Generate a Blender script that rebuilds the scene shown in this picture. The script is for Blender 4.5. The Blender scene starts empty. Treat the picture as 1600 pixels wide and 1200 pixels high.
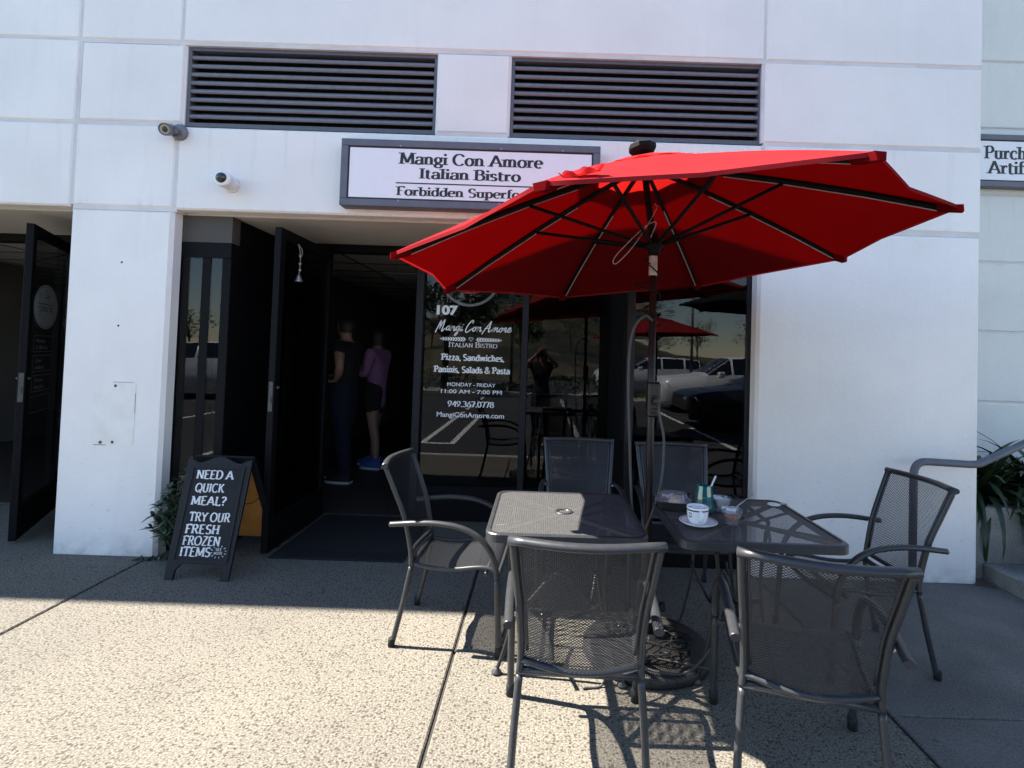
import bpy, bmesh, math, random
from mathutils import Vector, Matrix
PI = math.pi
random.seed(7)
C = bpy.context.scene.collection
scene = bpy.context.scene

# ------------------------------------------------------------------ camera
CAM_F, PITCH, ROLL = 850.0, 0.029, 0.0325          # focal length in pixels of a 1600 px wide frame
CAM_D, CAM_H = 850.0 * 1.4 / 332.0, 1.40
U0, V0 = 846.0, 554.0 - 0.029 * 850.0
cam = bpy.data.cameras.new('camera')
cam.sensor_fit = 'HORIZONTAL'
cam.sensor_width = 36.0
cam.lens = CAM_F / 1600.0 * 36.0
cam.shift_x = (800.0 - U0) / 1600.0
cam.shift_y = (V0 - 600.0) / 1600.0
cam.clip_start = 0.02
cam.clip_end = 2000
camo = bpy.data.objects.new('camera', cam)
C.objects.link(camo)
_w = Vector((0, math.cos(PITCH), math.sin(PITCH)))
_r = Vector((1, 0, 0))
_u = Vector((0, -math.sin(PITCH), math.cos(PITCH)))
_r2 = _r * math.cos(ROLL) + _u * math.sin(ROLL)
_u2 = _u * math.cos(ROLL) - _r * math.sin(ROLL)
mw = Matrix.Identity(4)
for i in range(3):
    mw[i][0], mw[i][1], mw[i][2] = _r2[i], _u2[i], -_w[i]
mw[1][3] = -CAM_D
mw[2][3] = CAM_H
camo.matrix_world = mw
scene.camera = camo

# ------------------------------------------------------------------ light
SUN_EL = math.radians(53.5)
SUN_H = Vector((-0.9917, 0.129, 0)).normalized()     # horizontal direction towards the sun
world = bpy.data.worlds.new("World")
scene.world = world
world.use_nodes = True
nt = world.node_tree
nt.nodes.clear()
sky = nt.nodes.new('ShaderNodeTexSky')
sky.sky_type = 'NISHITA'
sky.sun_disc = False
sky.sun_elevation = SUN_EL
sky.sun_rotation = math.atan2(SUN_H.x, SUN_H.y)
sky.air_density = 1.0
sky.dust_density = 0.0
sky.ozone_density = 1.2
bg = nt.nodes.new('ShaderNodeBackground')
bg.inputs['Strength'].default_value = 0.08
wo = nt.nodes.new('ShaderNodeOutputWorld')
nt.links.new(sky.outputs[0], bg.inputs[0])
nt.links.new(bg.outputs[0], wo.inputs[0])
sun = bpy.data.lights.new('sun', 'SUN')
sun.energy = 5.0
sun.angle = math.radians(0.53)
sun.color = (1.0, 0.94, 0.85)
suno = bpy.data.objects.new('sun', sun)
C.objects.link(suno)
sdir = (SUN_H * math.cos(SUN_EL) + Vector((0, 0, math.sin(SUN_EL)))).normalized()
suno.rotation_euler = sdir.to_track_quat('Z', 'Y').to_euler()
suno.location = sdir * 40
scene.view_settings.view_transform = 'Standard'
scene.view_settings.look = 'None'
scene.view_settings.exposure = 2.25
scene.view_settings.gamma = 1.0
scene.cycles.use_denoising = True
scene.cycles.max_bounces = 10
scene.cycles.diffuse_bounces = 5
scene.cycles.glossy_bounces = 5
scene.cycles.transmission_bounces = 8
scene.cycles.transparent_max_bounces = 40

# ------------------------------------------------------------------ materials
def mat(name):
    m = bpy.data.materials.new(name)
    m.use_nodes = True
    n = m.node_tree.nodes
    n.clear()
    out = n.new('ShaderNodeOutputMaterial')
    return m, m.node_tree, out
def N(nt, typ, **kw):
    n = nt.nodes.new(typ)
    for k, v in kw.items():
        if k in n.inputs: n.inputs[k].default_value = v
        else: setattr(n, k, v)
    return n
def ramp(nt, fac, stops):
    r = nt.nodes.new('ShaderNodeValToRGB')
    e = r.color_ramp.elements
    while len(e) < len(stops): e.new(0.5)
    for el, (p, c) in zip(e, stops):
        el.position = p
        el.color = (*c, 1) if len(c) == 3 else c
    nt.links.new(fac, r.inputs[0])
    return r
def math_n(nt, op, a, b=None):
    n = nt.nodes.new('ShaderNodeMath'); n.operation = op
    for i, v in enumerate((a, b)):
        if v is None: continue
        if isinstance(v, (int, float)): n.inputs[i].default_value = v
        else: nt.links.new(v, n.inputs[i])
    return n.outputs[0]
def mixc(nt, fac, a, b, mode='MIX'):
    n = nt.nodes.new('ShaderNodeMix'); n.data_type = 'RGBA'; n.blend_type = mode
    for s, v in ((0, fac), (6, a), (7, b)):
        if isinstance(v, (int, float)): n.inputs[s].default_value = v
        elif isinstance(v, tuple): n.inputs[s].default_value = (*v, 1) if len(v) == 3 else v
        else: nt.links.new(v, n.inputs[s])
    return n.outputs[2]
def principled(nt, out, col=None, rough=0.5, metal=0.0, spec=0.5):
    p = nt.nodes.new('ShaderNodeBsdfPrincipled')
    if isinstance(col, tuple): p.inputs['Base Color'].default_value = (*col, 1)
    elif col is not None: nt.links.new(col, p.inputs['Base Color'])
    if isinstance(rough, (int, float)): p.inputs['Roughness'].default_value = rough
    else: nt.links.new(rough, p.inputs['Roughness'])
    p.inputs['Metallic'].default_value = metal
    p.inputs['Specular IOR Level'].default_value = spec
    nt.links.new(p.outputs[0], out.inputs[0])
    return p
def bump(nt, p, h, strength=0.3, dist=0.01):
    b = nt.nodes.new('ShaderNodeBump')
    b.inputs['Strength'].default_value = strength
    b.inputs['Distance'].default_value = dist
    nt.links.new(h, b.inputs['Height'])
    nt.links.new(b.outputs[0], p.inputs['Normal'])
def coords(nt, which='Object', scale=(1, 1, 1)):
    t = nt.nodes.new('ShaderNodeTexCoord')
    mp = nt.nodes.new('ShaderNodeMapping')
    mp.inputs['Scale'].default_value = scale
    nt.links.new(t.outputs[which], mp.inputs[0])
    return mp.outputs[0]
def noise(nt, co, scale, detail=4, rough=0.55):
    n = nt.nodes.new('ShaderNodeTexNoise')
    n.inputs['Scale'].default_value = scale
    n.inputs['Detail'].default_value = detail
    n.inputs['Roughness'].default_value = rough
    nt.links.new(co, n.inputs['Vector'])
    return n.outputs['Fac']
def simple(name, col, rough=0.5, metal=0.0, spec=0.5, var=0.12, scale=30, bmp=0.0):
    m, t, o = mat(name)
    co = coords(t)
    f = noise(t, co, scale)
    a = tuple(c * (1 - var) for c in col)
    b = tuple(min(1, c * (1 + var)) for c in col)
    r = ramp(t, f, [(0.3, a), (0.7, b)])
    p = principled(t, o, r.outputs[0], rough, metal, spec)
    if bmp: bump(t, p, noise(t, co, scale * 6), bmp, 0.004)
    return m
M = {}
def mk_stucco(name, col, dirt=(0.33, 0.30, 0.27)):
    m, t, o = mat(name)
    co = coords(t)
    big = noise(t, co, 1.3, 5)
    base = ramp(t, big, [(0.25, tuple(c * 0.90 for c in col)), (0.75, tuple(min(1, c * 1.04) for c in col))]).outputs[0]
    # rain streaks below edges and splash dirt by the ground
    sx = nt_sep(t, co)
    streak = noise(t, coords(t, 'Object', (14, 14, 1.1)), 1.0, 5)
    st = ramp(t, streak, [(0.55, (0, 0, 0)), (0.8, (1, 1, 1))]).outputs[0]
    low = math_n(t, 'MULTIPLY', ramp(t, sx[2], [(0.0, (1, 1, 1)), (0.16, (0, 0, 0))]).outputs[0],
                 ramp(t, noise(t, co, 5.5, 6, .65), [(0.38, (0, 0, 0)), (0.72, (1, 1, 1))]).outputs[0])
    edge = ramp(t, sx[2], [(0.0, (0, 0, 0)), (0.5, (0, 0, 0))])
    c1 = mixc(t, math_n(t, 'MULTIPLY', low, 0.95), base, dirt)
    # drips just above the bottom edge of the wall over the opening
    zz = math_n(t, 'SUBTRACT', sx[2], 2.27)
    zb = ramp(t, zz, [(0.0, (1, 1, 1)), (0.09, (0, 0, 0))]).outputs[0]
    za = math_n(t, 'GREATER_THAN', zz, 0.0)
    drip = math_n(t, 'MULTIPLY', math_n(t, 'MULTIPLY', zb, za), st)
    c2 = mixc(t, math_n(t, 'MULTIPLY', drip, 0.45), c1, (0.42, 0.36, 0.31))
    zv = math_n(t, 'SUBTRACT', 2.85, sx[2])
    vb = math_n(t, 'MULTIPLY', ramp(t, zv, [(0.0, (1, 1, 1)), (0.35, (0, 0, 0))]).outputs[0], math_n(t, 'GREATER_THAN', zv, 0.0))
    c2 = mixc(t, math_n(t, 'MULTIPLY', math_n(t, 'MULTIPLY', vb, st), 0.28), c2, (0.40, 0.38, 0.36))
    spk = ramp(t, noise(t, co, 240, 2, .6), [(.30, (.86, .86, .86)), (.55, (1, 1, 1))]).outputs[0]
    c2 = mixc(t, 1.0, c2, spk, 'MULTIPLY')
    c3 = mixc(t, math_n(t, 'MULTIPLY', st, 0.07), c2, (0.3, 0.3, 0.3))
    # small scuffs
    sc = noise(t, coords(t, 'Object', (22, 22, 60)), 1.0, 2, .4)
    scf = ramp(t, sc, [(0.665, (0, 0, 0)), (0.70, (1, 1, 1))]).outputs[0]
    zlow = ramp(t, sx[2], [(0.3, (1, 1, 1)), (1.0, (0, 0, 0))]).outputs[0]
    c4 = mixc(t, math_n(t, 'MULTIPLY', math_n(t, 'MULTIPLY', scf, zlow), 0.35), c3, (0.45, 0.43, 0.42))
    p = principled(t, o, c4, 0.85, 0, 0.3)
    h = noise(t, co, 150, 3, .6)
    h2 = noise(t, co, 26, 3, .6)
    bump(t, p, math_n(t, 'ADD', h, math_n(t, 'MULTIPLY', h2, 1.4)), 0.35, 0.006)
    return m
def nt_sep(t, co):
    s = t.nodes.new('ShaderNodeSeparateXYZ')
    t.links.new(co, s.inputs[0])
    return s.outputs
M['stucco'] = mk_stucco('white_stucco', (0.83, 0.79, 0.755))
M['stucco_far'] = mk_stucco('pale_stucco', (0.70, 0.70, 0.66))
M['soffit'] = simple('beige_soffit', (0.50, 0.47, 0.42), 0.9, var=0.05, scale=3, bmp=.2)
M['fascia'] = simple('shaded_fascia', (0.06, 0.053, 0.045), 0.7, var=.06, scale=3)  # beige fascia darkened in its colour to stand in for shade under the wall
M['groove'] = simple('joint_sealant', (0.60, 0.58, 0.575), 0.9, var=0.1, scale=4)
M['patch'] = simple('patched_plaster', (0.745, 0.71, 0.66), 0.9, var=0.06, scale=9, bmp=.3)
M['blackframe'] = simple('black_aluminium', (0.004, 0.004, 0.005), 0.6, 0, .12)
M['postframe'] = simple('dark_bronze_aluminium', (0.012, 0.012, 0.016), 0.5, 0, .25)
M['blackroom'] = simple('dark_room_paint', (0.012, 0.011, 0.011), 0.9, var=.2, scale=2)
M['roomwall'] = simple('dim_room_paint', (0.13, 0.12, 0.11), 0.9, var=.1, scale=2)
M['ceil'] = simple('ceiling_tile', (0.62, 0.60, 0.56), 0.95, var=.06, scale=20)
M['ceilgrid'] = simple('ceiling_grid', (0.02, 0.02, 0.02), 0.7)
M['ventframe'] = simple('grey_vent_paint', (0.085, 0.085, 0.10), 0.5)
M['slat'] = simple('grey_slat_paint', (0.145, 0.145, 0.17), 0.5)
M['ventdark'] = simple('vent_void', (0.004, 0.004, 0.004), 0.95)
M['signframe'] = simple('sign_frame_grey', (0.10, 0.10, 0.125), 0.45, var=.12, scale=14)
M['signface'] = simple('sign_face_white', (0.74, 0.72, 0.74), 0.4, var=.02)
M['ink'] = simple('black_lettering', (0.010, 0.010, 0.012), 0.5)
M['vinyl'] = simple('white_vinyl', (0.85, 0.85, 0.86), 0.6, var=.03)
M['greyvinyl'] = simple('faded_vinyl', (0.16, 0.16, 0.16), 0.6, var=.12)
M['ovalvinyl'] = simple('cream_vinyl', (0.42, 0.42, 0.41), 0.6, var=.08)
M['metal'] = simple('charcoal_powder_coat', (0.030, 0.0315, 0.034), 0.36, 0.1, .5, var=.15, scale=60)
M['iron'] = simple('black_wrought_iron', (0.018, 0.018, 0.019), 0.45, 0.2, .5)
M['glide'] = simple('worn_steel_glide', (0.07, 0.07, 0.068), 0.5, 0.5)
M['rubber'] = simple('black_rubber', (0.008, 0.008, 0.008), 0.8)
M['steel'] = simple('bare_steel', (0.45, 0.45, 0.44), 0.35, 0.9)
M['rail'] = simple('grey_rail_paint', (0.085, 0.09, 0.11), 0.45, 0, .5, var=.15, scale=20)
M['chalk'] = simple('chalk_board', (0.007, 0.0075, 0.010), 0.85, var=.25, scale=7)
M['boardframe'] = simple('board_frame_black', (0.007, 0.007, 0.009), 0.6, 0, .3, var=.2)
M['chalkink'] = simple('chalk_white', (0.62, 0.62, 0.62), 0.9, var=.25, scale=90)
M['orange'] = simple('orange_plywood', (0.42, 0.17, 0.035), 0.6, var=.18, scale=6)
M['white'] = simple('white_plastic', (0.75, 0.74, 0.72), 0.4, var=.05)
M['camgrey'] = simple('camera_housing', (0.15, 0.15, 0.165), 0.4)
M['lens'] = simple('camera_lens', (0.01, 0.01, 0.01), 0.1, 0, .8)
M['lensring'] = simple('camera_ring', (0.42, 0.37, 0.28), 0.4)
M['ribs'] = simple('black_rib_metal', (0.005, 0.0045, 0.0045), 0.7, 0, .15)
M['ledstrip'] = simple('led_strip', (0.38, 0.36, 0.35), 0.4)
M['pole'] = simple('bronze_pole', (0.022, 0.018, 0.017), 0.35, 0.4, .5)
M['label'] = simple('paper_label', (0.45, 0.36, 0.34), 0.7, var=.3, scale=50)
M['greycord'] = simple('grey_cord', (0.055, 0.052, 0.047), 0.6)
M['porcelain'] = simple('white_porcelain', (0.80, 0.80, 0.80), 0.12, 0, .5, var=.02)
M['coffee'] = simple('coffee_foam', (0.42, 0.30, 0.22), 0.5, var=.3, scale=60)
M['brown'] = simple('brown_sauce', (0.30, 0.10, 0.045), 0.3, var=.2)
M['paper'] = simple('paper_napkin', (0.72, 0.70, 0.70), 0.9)
M['bread'] = simple('pastry', (0.45, 0.32, 0.18), 0.8, var=.3, scale=40)
M['mat'] = simple('entrance_mat', (0.006, 0.006, 0.007), 0.95, var=.4, scale=160, bmp=.4)
M['skin'] = simple('skin', (0.33, 0.19, 0.14), 0.55, var=.06)
M['hairdark'] = simple('dark_hair', (0.015, 0.010, 0.008), 0.6, var=.3, scale=90)
M['hairred'] = simple('auburn_hair', (0.10, 0.035, 0.02), 0.6, var=.3, scale=90)
M['tee'] = simple('black_tee', (0.006, 0.0065, 0.009), 0.9)
M['jeans'] = simple('navy_jeans', (0.005, 0.008, 0.022), 0.9, var=.25)
M['purple'] = simple('purple_shirt', (0.27, 0.13, 0.28), 0.85, var=.15)
M['shorts'] = simple('dark_shorts', (0.012, 0.009, 0.010), 0.9)
M['blueshoe'] = simple('blue_sneaker', (0.05, 0.10, 0.34), 0.7, var=.2)
M['shoe'] = simple('black_shoe', (0.012, 0.012, 0.012), 0.6)
M['sole'] = simple('white_sole', (0.55, 0.55, 0.53), 0.7)
M['leaf'] = simple('glossy_leaf', (0.035, 0.065, 0.030), 0.45, 0, .5, var=.45, scale=12)
M['strap'] = simple('strap_leaf', (0.016, 0.034, 0.012), 0.4, 0, .5, var=.45, scale=7)
M['dryleaf'] = simple('dry_leaf', (0.10, 0.075, 0.04), 0.8, var=.4, scale=30)
M['bark'] = simple('bark', (0.10, 0.075, 0.055), 0.9, var=.3, scale=12, bmp=.5)
M['treeleaf'] = simple('tree_leaf', (0.05, 0.085, 0.028), 0.7, var=.45, scale=1.5)
M['soil'] = simple('planter_soil', (0.045, 0.035, 0.028), 0.95, var=.4, scale=40, bmp=.5)
M['carwhite'] = simple('white_car_paint', (0.72, 0.72, 0.74), 0.25, 0, .6, var=.02)
M['cardark'] = simple('black_car_paint', (0.015, 0.015, 0.018), 0.15, 0, .7, var=.05)
M['carglass'] = simple('car_glass', (0.012, 0.014, 0.017), 0.05, 0, .8)
M['tyre'] = simple('tyre', (0.015, 0.015, 0.015), 0.9)
M['rim'] = simple('alloy_rim', (0.4, 0.4, 0.42), 0.3, 0.8)
M['lamp'] = simple('car_lamp', (0.8, 0.8, 0.8), 0.1, 0, .8)
M['linepaint'] = simple('white_line_paint', (0.70, 0.69, 0.66), 0.8, var=.1, scale=15)
M['kerbconc'] = simple('kerb_concrete', (0.42, 0.39, 0.34), 0.9, var=.12, scale=10, bmp=.3)
def mk_hill():
    m, t, o = mat('dry_hill_grass')
    co = coords(t)
    a = noise(t, co, .09, 8, .7); b = noise(t, co, .9, 5, .7)
    c1 = ramp(t, b, [(.3, (.05, .038, .02)), (.7, (.13, .10, .055))]).outputs[0]
    f = ramp(t, a, [(.46, (0, 0, 0)), (.54, (1, 1, 1))]).outputs[0]
    principled(t, o, mixc(t, f, c1, (.018, .022, .011)), .95)
    return m
M['hillgrass'] = mk_hill()
M['housewall'] = simple('house_wall', (0.55, 0.52, 0.47), 0.9)
M['houseroof'] = simple('house_roof', (0.20, 0.10, 0.07), 0.9)
M['galv'] = simple('galvanised_post', (0.2, 0.2, 0.2), 0.5, .6)
M['phone'] = simple('phone_case', (0.02, 0.02, 0.02), 0.3)
M['screen'] = simple('phone_screen', (0.03, 0.03, 0.04), 0.1)
M['cordgrey'] = simple('grey_twine', (0.22, 0.21, 0.20), 0.8)
M['bell'] = simple('silver_bell', (0.35, 0.35, 0.34), 0.3, 0.9)
M['redemblem'] = simple('red_emblem', (0.25, 0.012, 0.012), 0.5)
def mk_wood():
    m, t, o = mat('plank_floor')
    co = coords(t)
    b = t.nodes.new('ShaderNodeTexBrick')
    b.inputs['Scale'].default_value = 1.0
    b.inputs['Brick Width'].default_value = 1.2
    b.inputs['Row Height'].default_value = 0.16
    b.inputs['Mortar Size'].default_value = 0.006
    b.inputs['Color1'].default_value = (.03, .025, .022, 1)
    b.inputs['Color2'].default_value = (.045, .037, .031, 1)
    b.inputs['Mortar'].default_value = (.012, .010, .009, 1)
    rot = t.nodes.new('ShaderNodeMapping'); rot.inputs['Rotation'].default_value = (0, 0, PI / 2 - .35)
    t.links.new(co, rot.inputs[0]); t.links.new(rot.outputs[0], b.inputs['Vector'])
    g = noise(t, coords(t, 'Object', (30, 3, 1)), 2.0)
    principled(t, o, mixc(t, 0.5, b.outputs[0], ramp(t, g, [(0.2, (.02, .017, .014)), (.8, (.09, .075, .06))]).outputs[0]), 0.5)
    return m
M['wood'] = mk_wood()
def mk_concrete(name, base, speck, stain=0.25, speckle=1.0, grain=1.0):
    m, t, o = mat(name)
    co = coords(t)
    a = noise(t, co, 2.2, 6, .6)
    col = ramp(t, a, [(0.25, tuple(c * (1 - stain) for c in base)), (0.75, tuple(c * (1 + stain * .45) for c in base))]).outputs[0]
    n2 = noise(t, co, 120, 5, .75)
    col = mixc(t, 0.8 * grain, col, ramp(t, n2, [(0.36, tuple(c * .10 for c in base)), (0.49, base), (0.62, tuple(min(1, c * 1.9) for c in base))]).outputs[0])
    v = t.nodes.new('ShaderNodeTexVoronoi'); v.inputs['Scale'].default_value = 72
    t.links.new(co, v.inputs['Vector'])
    vc = t.nodes.new('ShaderNodeSeparateColor'); t.links.new(v.outputs['Color'], vc.inputs[0])
    pick = math_n(t, 'GREATER_THAN', vc.outputs[0], 0.62)
    near = math_n(t, 'LESS_THAN', v.outputs['Distance'], 0.40)
    sp = math_n(t, 'MULTIPLY', math_n(t, 'MULTIPLY', pick, near), 0.8 * speckle)
    col = mixc(t, sp, col, speck)
    v2 = t.nodes.new('ShaderNodeTexVoronoi'); v2.inputs['Scale'].default_value = 38
    t.links.new(co, v2.inputs['Vector'])
    vc2 = t.nodes.new('ShaderNodeSeparateColor'); t.links.new(v2.outputs['Color'], vc2.inputs[0])
    sp2 = math_n(t, 'MULTIPLY', math_n(t, 'MULTIPLY', math_n(t, 'GREATER_THAN', vc2.outputs[1], 0.9), math_n(t, 'LESS_THAN', v2.outputs['Distance'], 0.22)), 0.7 * speckle)
    col = mixc(t, sp2, col, tuple(c * .6 for c in speck))
    # rust and drink stains, a few soft dark blotches
    bl = ramp(t, noise(t, co, 0.9, 7, .7), [(0.52, (0, 0, 0)), (0.74, (1, 1, 1))]).outputs[0]
    col = mixc(t, math_n(t, 'MULTIPLY', bl, stain * 1.2), col, tuple(c * .45 for c in base))
    v3 = t.nodes.new('ShaderNodeTexVoronoi'); v3.inputs['Scale'].default_value = 3.1
    t.links.new(co, v3.inputs['Vector'])
    vc3 = t.nodes.new('ShaderNodeSeparateColor'); t.links.new(v3.outputs['Color'], vc3.inputs[0])
    rad = math_n(t, 'ADD', 0.018, math_n(t, 'MULTIPLY', vc3.outputs[2], .035))
    gum = math_n(t, 'MULTIPLY', math_n(t, 'GREATER_THAN', vc3.outputs[0], 0.55), math_n(t, 'LESS_THAN', v3.outputs['Distance'], rad))
    col = mixc(t, math_n(t, 'MULTIPLY', gum, .55), col, tuple(c * .35 for c in base))
    rust = ramp(t, noise(t, co, 2.6, 5, .6), [(0.66, (0, 0, 0)), (0.80, (1, 1, 1))]).outputs[0]
    col = mixc(t, math_n(t, 'MULTIPLY', rust, .35 if base[0] > .1 else 0), col, (base[0] * 1.05, base[1] * .75, base[2] * .45))
    wide = noise(t, co, .55, 3, .5)
    col = mixc(t, 1.0, col, ramp(t, wide, [(.3, (.80, .80, .81)), (.7, (1.08, 1.08, 1.06))]).outputs[0], 'MULTIPLY')
    p = principled(t, o, col, 0.85, 0, .3)
    bump(t, p, math_n(t, 'ADD', n2, math_n(t, 'MULTIPLY', v.outputs['Distance'], .6)), 0.5 * grain, 0.006)
    return m
M['concrete'] = mk_concrete('aggregate_concrete', (0.138, 0.124, 0.101), (0.040, 0.033, 0.026))
M['concrete_grey'] = mk_concrete('stained_grey_concrete', (0.135, 0.126, 0.114), (0.060, 0.055, 0.050), 0.55, .35, .5)
M['planter'] = mk_concrete('weathered_planter_concrete', (0.27, 0.26, 0.24), (0.2, 0.2, 0.2), 1.0, .15, .45)
M['asphalt'] = mk_concrete('asphalt', (0.050, 0.050, 0.052), (0.13, 0.13, 0.13), 0.2, .35, .8)
M['jointdark'] = simple('dark_slab_joint', (0.03, 0.026, 0.022), 0.95)  # plain dark colour of the bed under the slab joints
def mk_glass(name, tint, f0=0.045, body=None):
    m, t, o = mat(name)
    lw = t.nodes.new('ShaderNodeLayerWeight'); lw.inputs['Blend'].default_value = 0.5
    p5 = math_n(t, 'POWER', lw.outputs['Facing'], 5.0)
    fac = math_n(t, 'ADD', math_n(t, 'MULTIPLY', p5, 1 - f0), f0)
    tr = N(t, 'ShaderNodeBsdfTransparent'); tr.inputs[0].default_value = (*tint, 1)
    gl = N(t, 'ShaderNodeBsdfGlossy'); gl.inputs['Roughness'].default_value = 0.0
    gl.inputs[0].default_value = (.95, .97, 1, 1)
    wb = t.nodes.new('ShaderNodeBump'); wb.inputs['Strength'].default_value = .002; wb.inputs['Distance'].default_value = .02
    t.links.new(noise(t, coords(t), 2.2, 2, .4), wb.inputs['Height']); t.links.new(wb.outputs[0], gl.inputs['Normal'])
    mx = t.nodes.new('ShaderNodeMixShader')
    t.links.new(fac, mx.inputs[0]); t.links.new(tr.outputs[0], mx.inputs[1]); t.links.new(gl.outputs[0], mx.inputs[2])
    sh = mx.outputs[0]
    if body:
        d = N(t, 'ShaderNodeBsdfDiffuse'); d.inputs[0].default_value = (*body[0], 1)
        m2 = t.nodes.new('ShaderNodeMixShader'); m2.inputs[0].default_value = body[1]
        t.links.new(sh, m2.inputs[1]); t.links.new(d.outputs[0], m2.inputs[2]); sh = m2.outputs[0]
    t.links.new(sh, o.inputs[0])
    return m
M['glass'] = mk_glass('tinted_window_glass', (0.55, 0.56, 0.57), 0.024)
M['clear'] = mk_glass('clear_plastic', (0.90, 0.90, 0.92), 0.09, ((.55, .55, .58), .16))
M['clearglass'] = mk_glass('clear_glass', (0.86, 0.86, 0.88), 0.08, ((.5, .5, .53), .14))
M['teal'] = mk_glass('teal_glass', (0.22, 0.62, 0.64), 0.10, ((.03, .20, .23), .35))
def mk_mesh(name, px, py, thr, col, metal=.35, rough=.4, soft=0.0):
    m, t, o = mat(name)
    uv = t.nodes.new('ShaderNodeTexCoord')
    s = nt_sep(t, uv.outputs['UV'])
    a = math_n(t, 'COSINE', math_n(t, 'MULTIPLY', s[0], 2 * PI / px))
    b = math_n(t, 'COSINE', math_n(t, 'MULTIPLY', s[1], 2 * PI / py))
    hole = math_n(t, 'GREATER_THAN', math_n(t, 'MULTIPLY', a, b), thr)
    f = noise(t, coords(t), 60)
    r = ramp(t, f, [(.3, tuple(c * .85 for c in col)), (.7, tuple(c * 1.15 for c in col))])
    p = t.nodes.new('ShaderNodeBsdfPrincipled')
    t.links.new(r.outputs[0], p.inputs['Base Color'])
    p.inputs['Roughness'].default_value = rough; p.inputs['Metallic'].default_value = metal
    tr = t.nodes.new('ShaderNodeBsdfTransparent')
    mx = t.nodes.new('ShaderNodeMixShader')
    t.links.new(hole, mx.inputs[0]); t.links.new(p.outputs[0], mx.inputs[1]); t.links.new(tr.outputs[0], mx.inputs[2])
    t.links.new(mx.outputs[0], o.inputs[0])
    return m
M['chairmesh'] = mk_mesh('expanded_steel_chair_mesh', 0.0125, 0.0090, 0.08, (0.032, 0.033, 0.0355), .15, .42)
M['tablemesh'] = mk_mesh('expanded_steel_table_mesh', 0.018, 0.0105, 0.20, (0.085, 0.085, 0.084), .05, .5)
def mk_canopy(name, col, tcol, tf=.24):
    m, t, o = mat(name)
    co = coords(t)
    f = noise(t, co, 5, 5)
    c1 = ramp(t, f, [(.25, tuple(c * .86 for c in col)), (.75, tuple(min(1, c * 1.06) for c in col))]).outputs[0]
    wv = noise(t, co, 420, 2)
    d = t.nodes.new('ShaderNodeBsdfDiffuse'); t.links.new(c1, d.inputs[0])
    tr = t.nodes.new('ShaderNodeBsdfTranslucent'); tr.inputs[0].default_value = (*tcol, 1)
    b = t.nodes.new('ShaderNodeBump'); b.inputs['Strength'].default_value = .15; b.inputs['Distance'].default_value = .003
    t.links.new(wv, b.inputs['Height']); t.links.new(b.outputs[0], d.inputs['Normal'])
    mx = t.nodes.new('ShaderNodeMixShader'); mx.inputs[0].default_value = tf
    t.links.new(d.outputs[0], mx.inputs[1]); t.links.new(tr.outputs[0], mx.inputs[2])
    t.links.new(mx.outputs[0], o.inputs[0])
    return m
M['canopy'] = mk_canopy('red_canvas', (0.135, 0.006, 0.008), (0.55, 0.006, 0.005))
M['canopytop'] = mk_canopy('sunlit_red_canvas', (0.27, 0.022, 0.026), (0.55, 0.012, 0.010))  # top cloth lighter than the underside: sunlight painted into its colour
M['canopydark'] = mk_canopy('black_canvas', (0.02, 0.02, 0.022), (0.004, 0.004, 0.004))
M['canopydarktop'] = M['canopydark']

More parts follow.
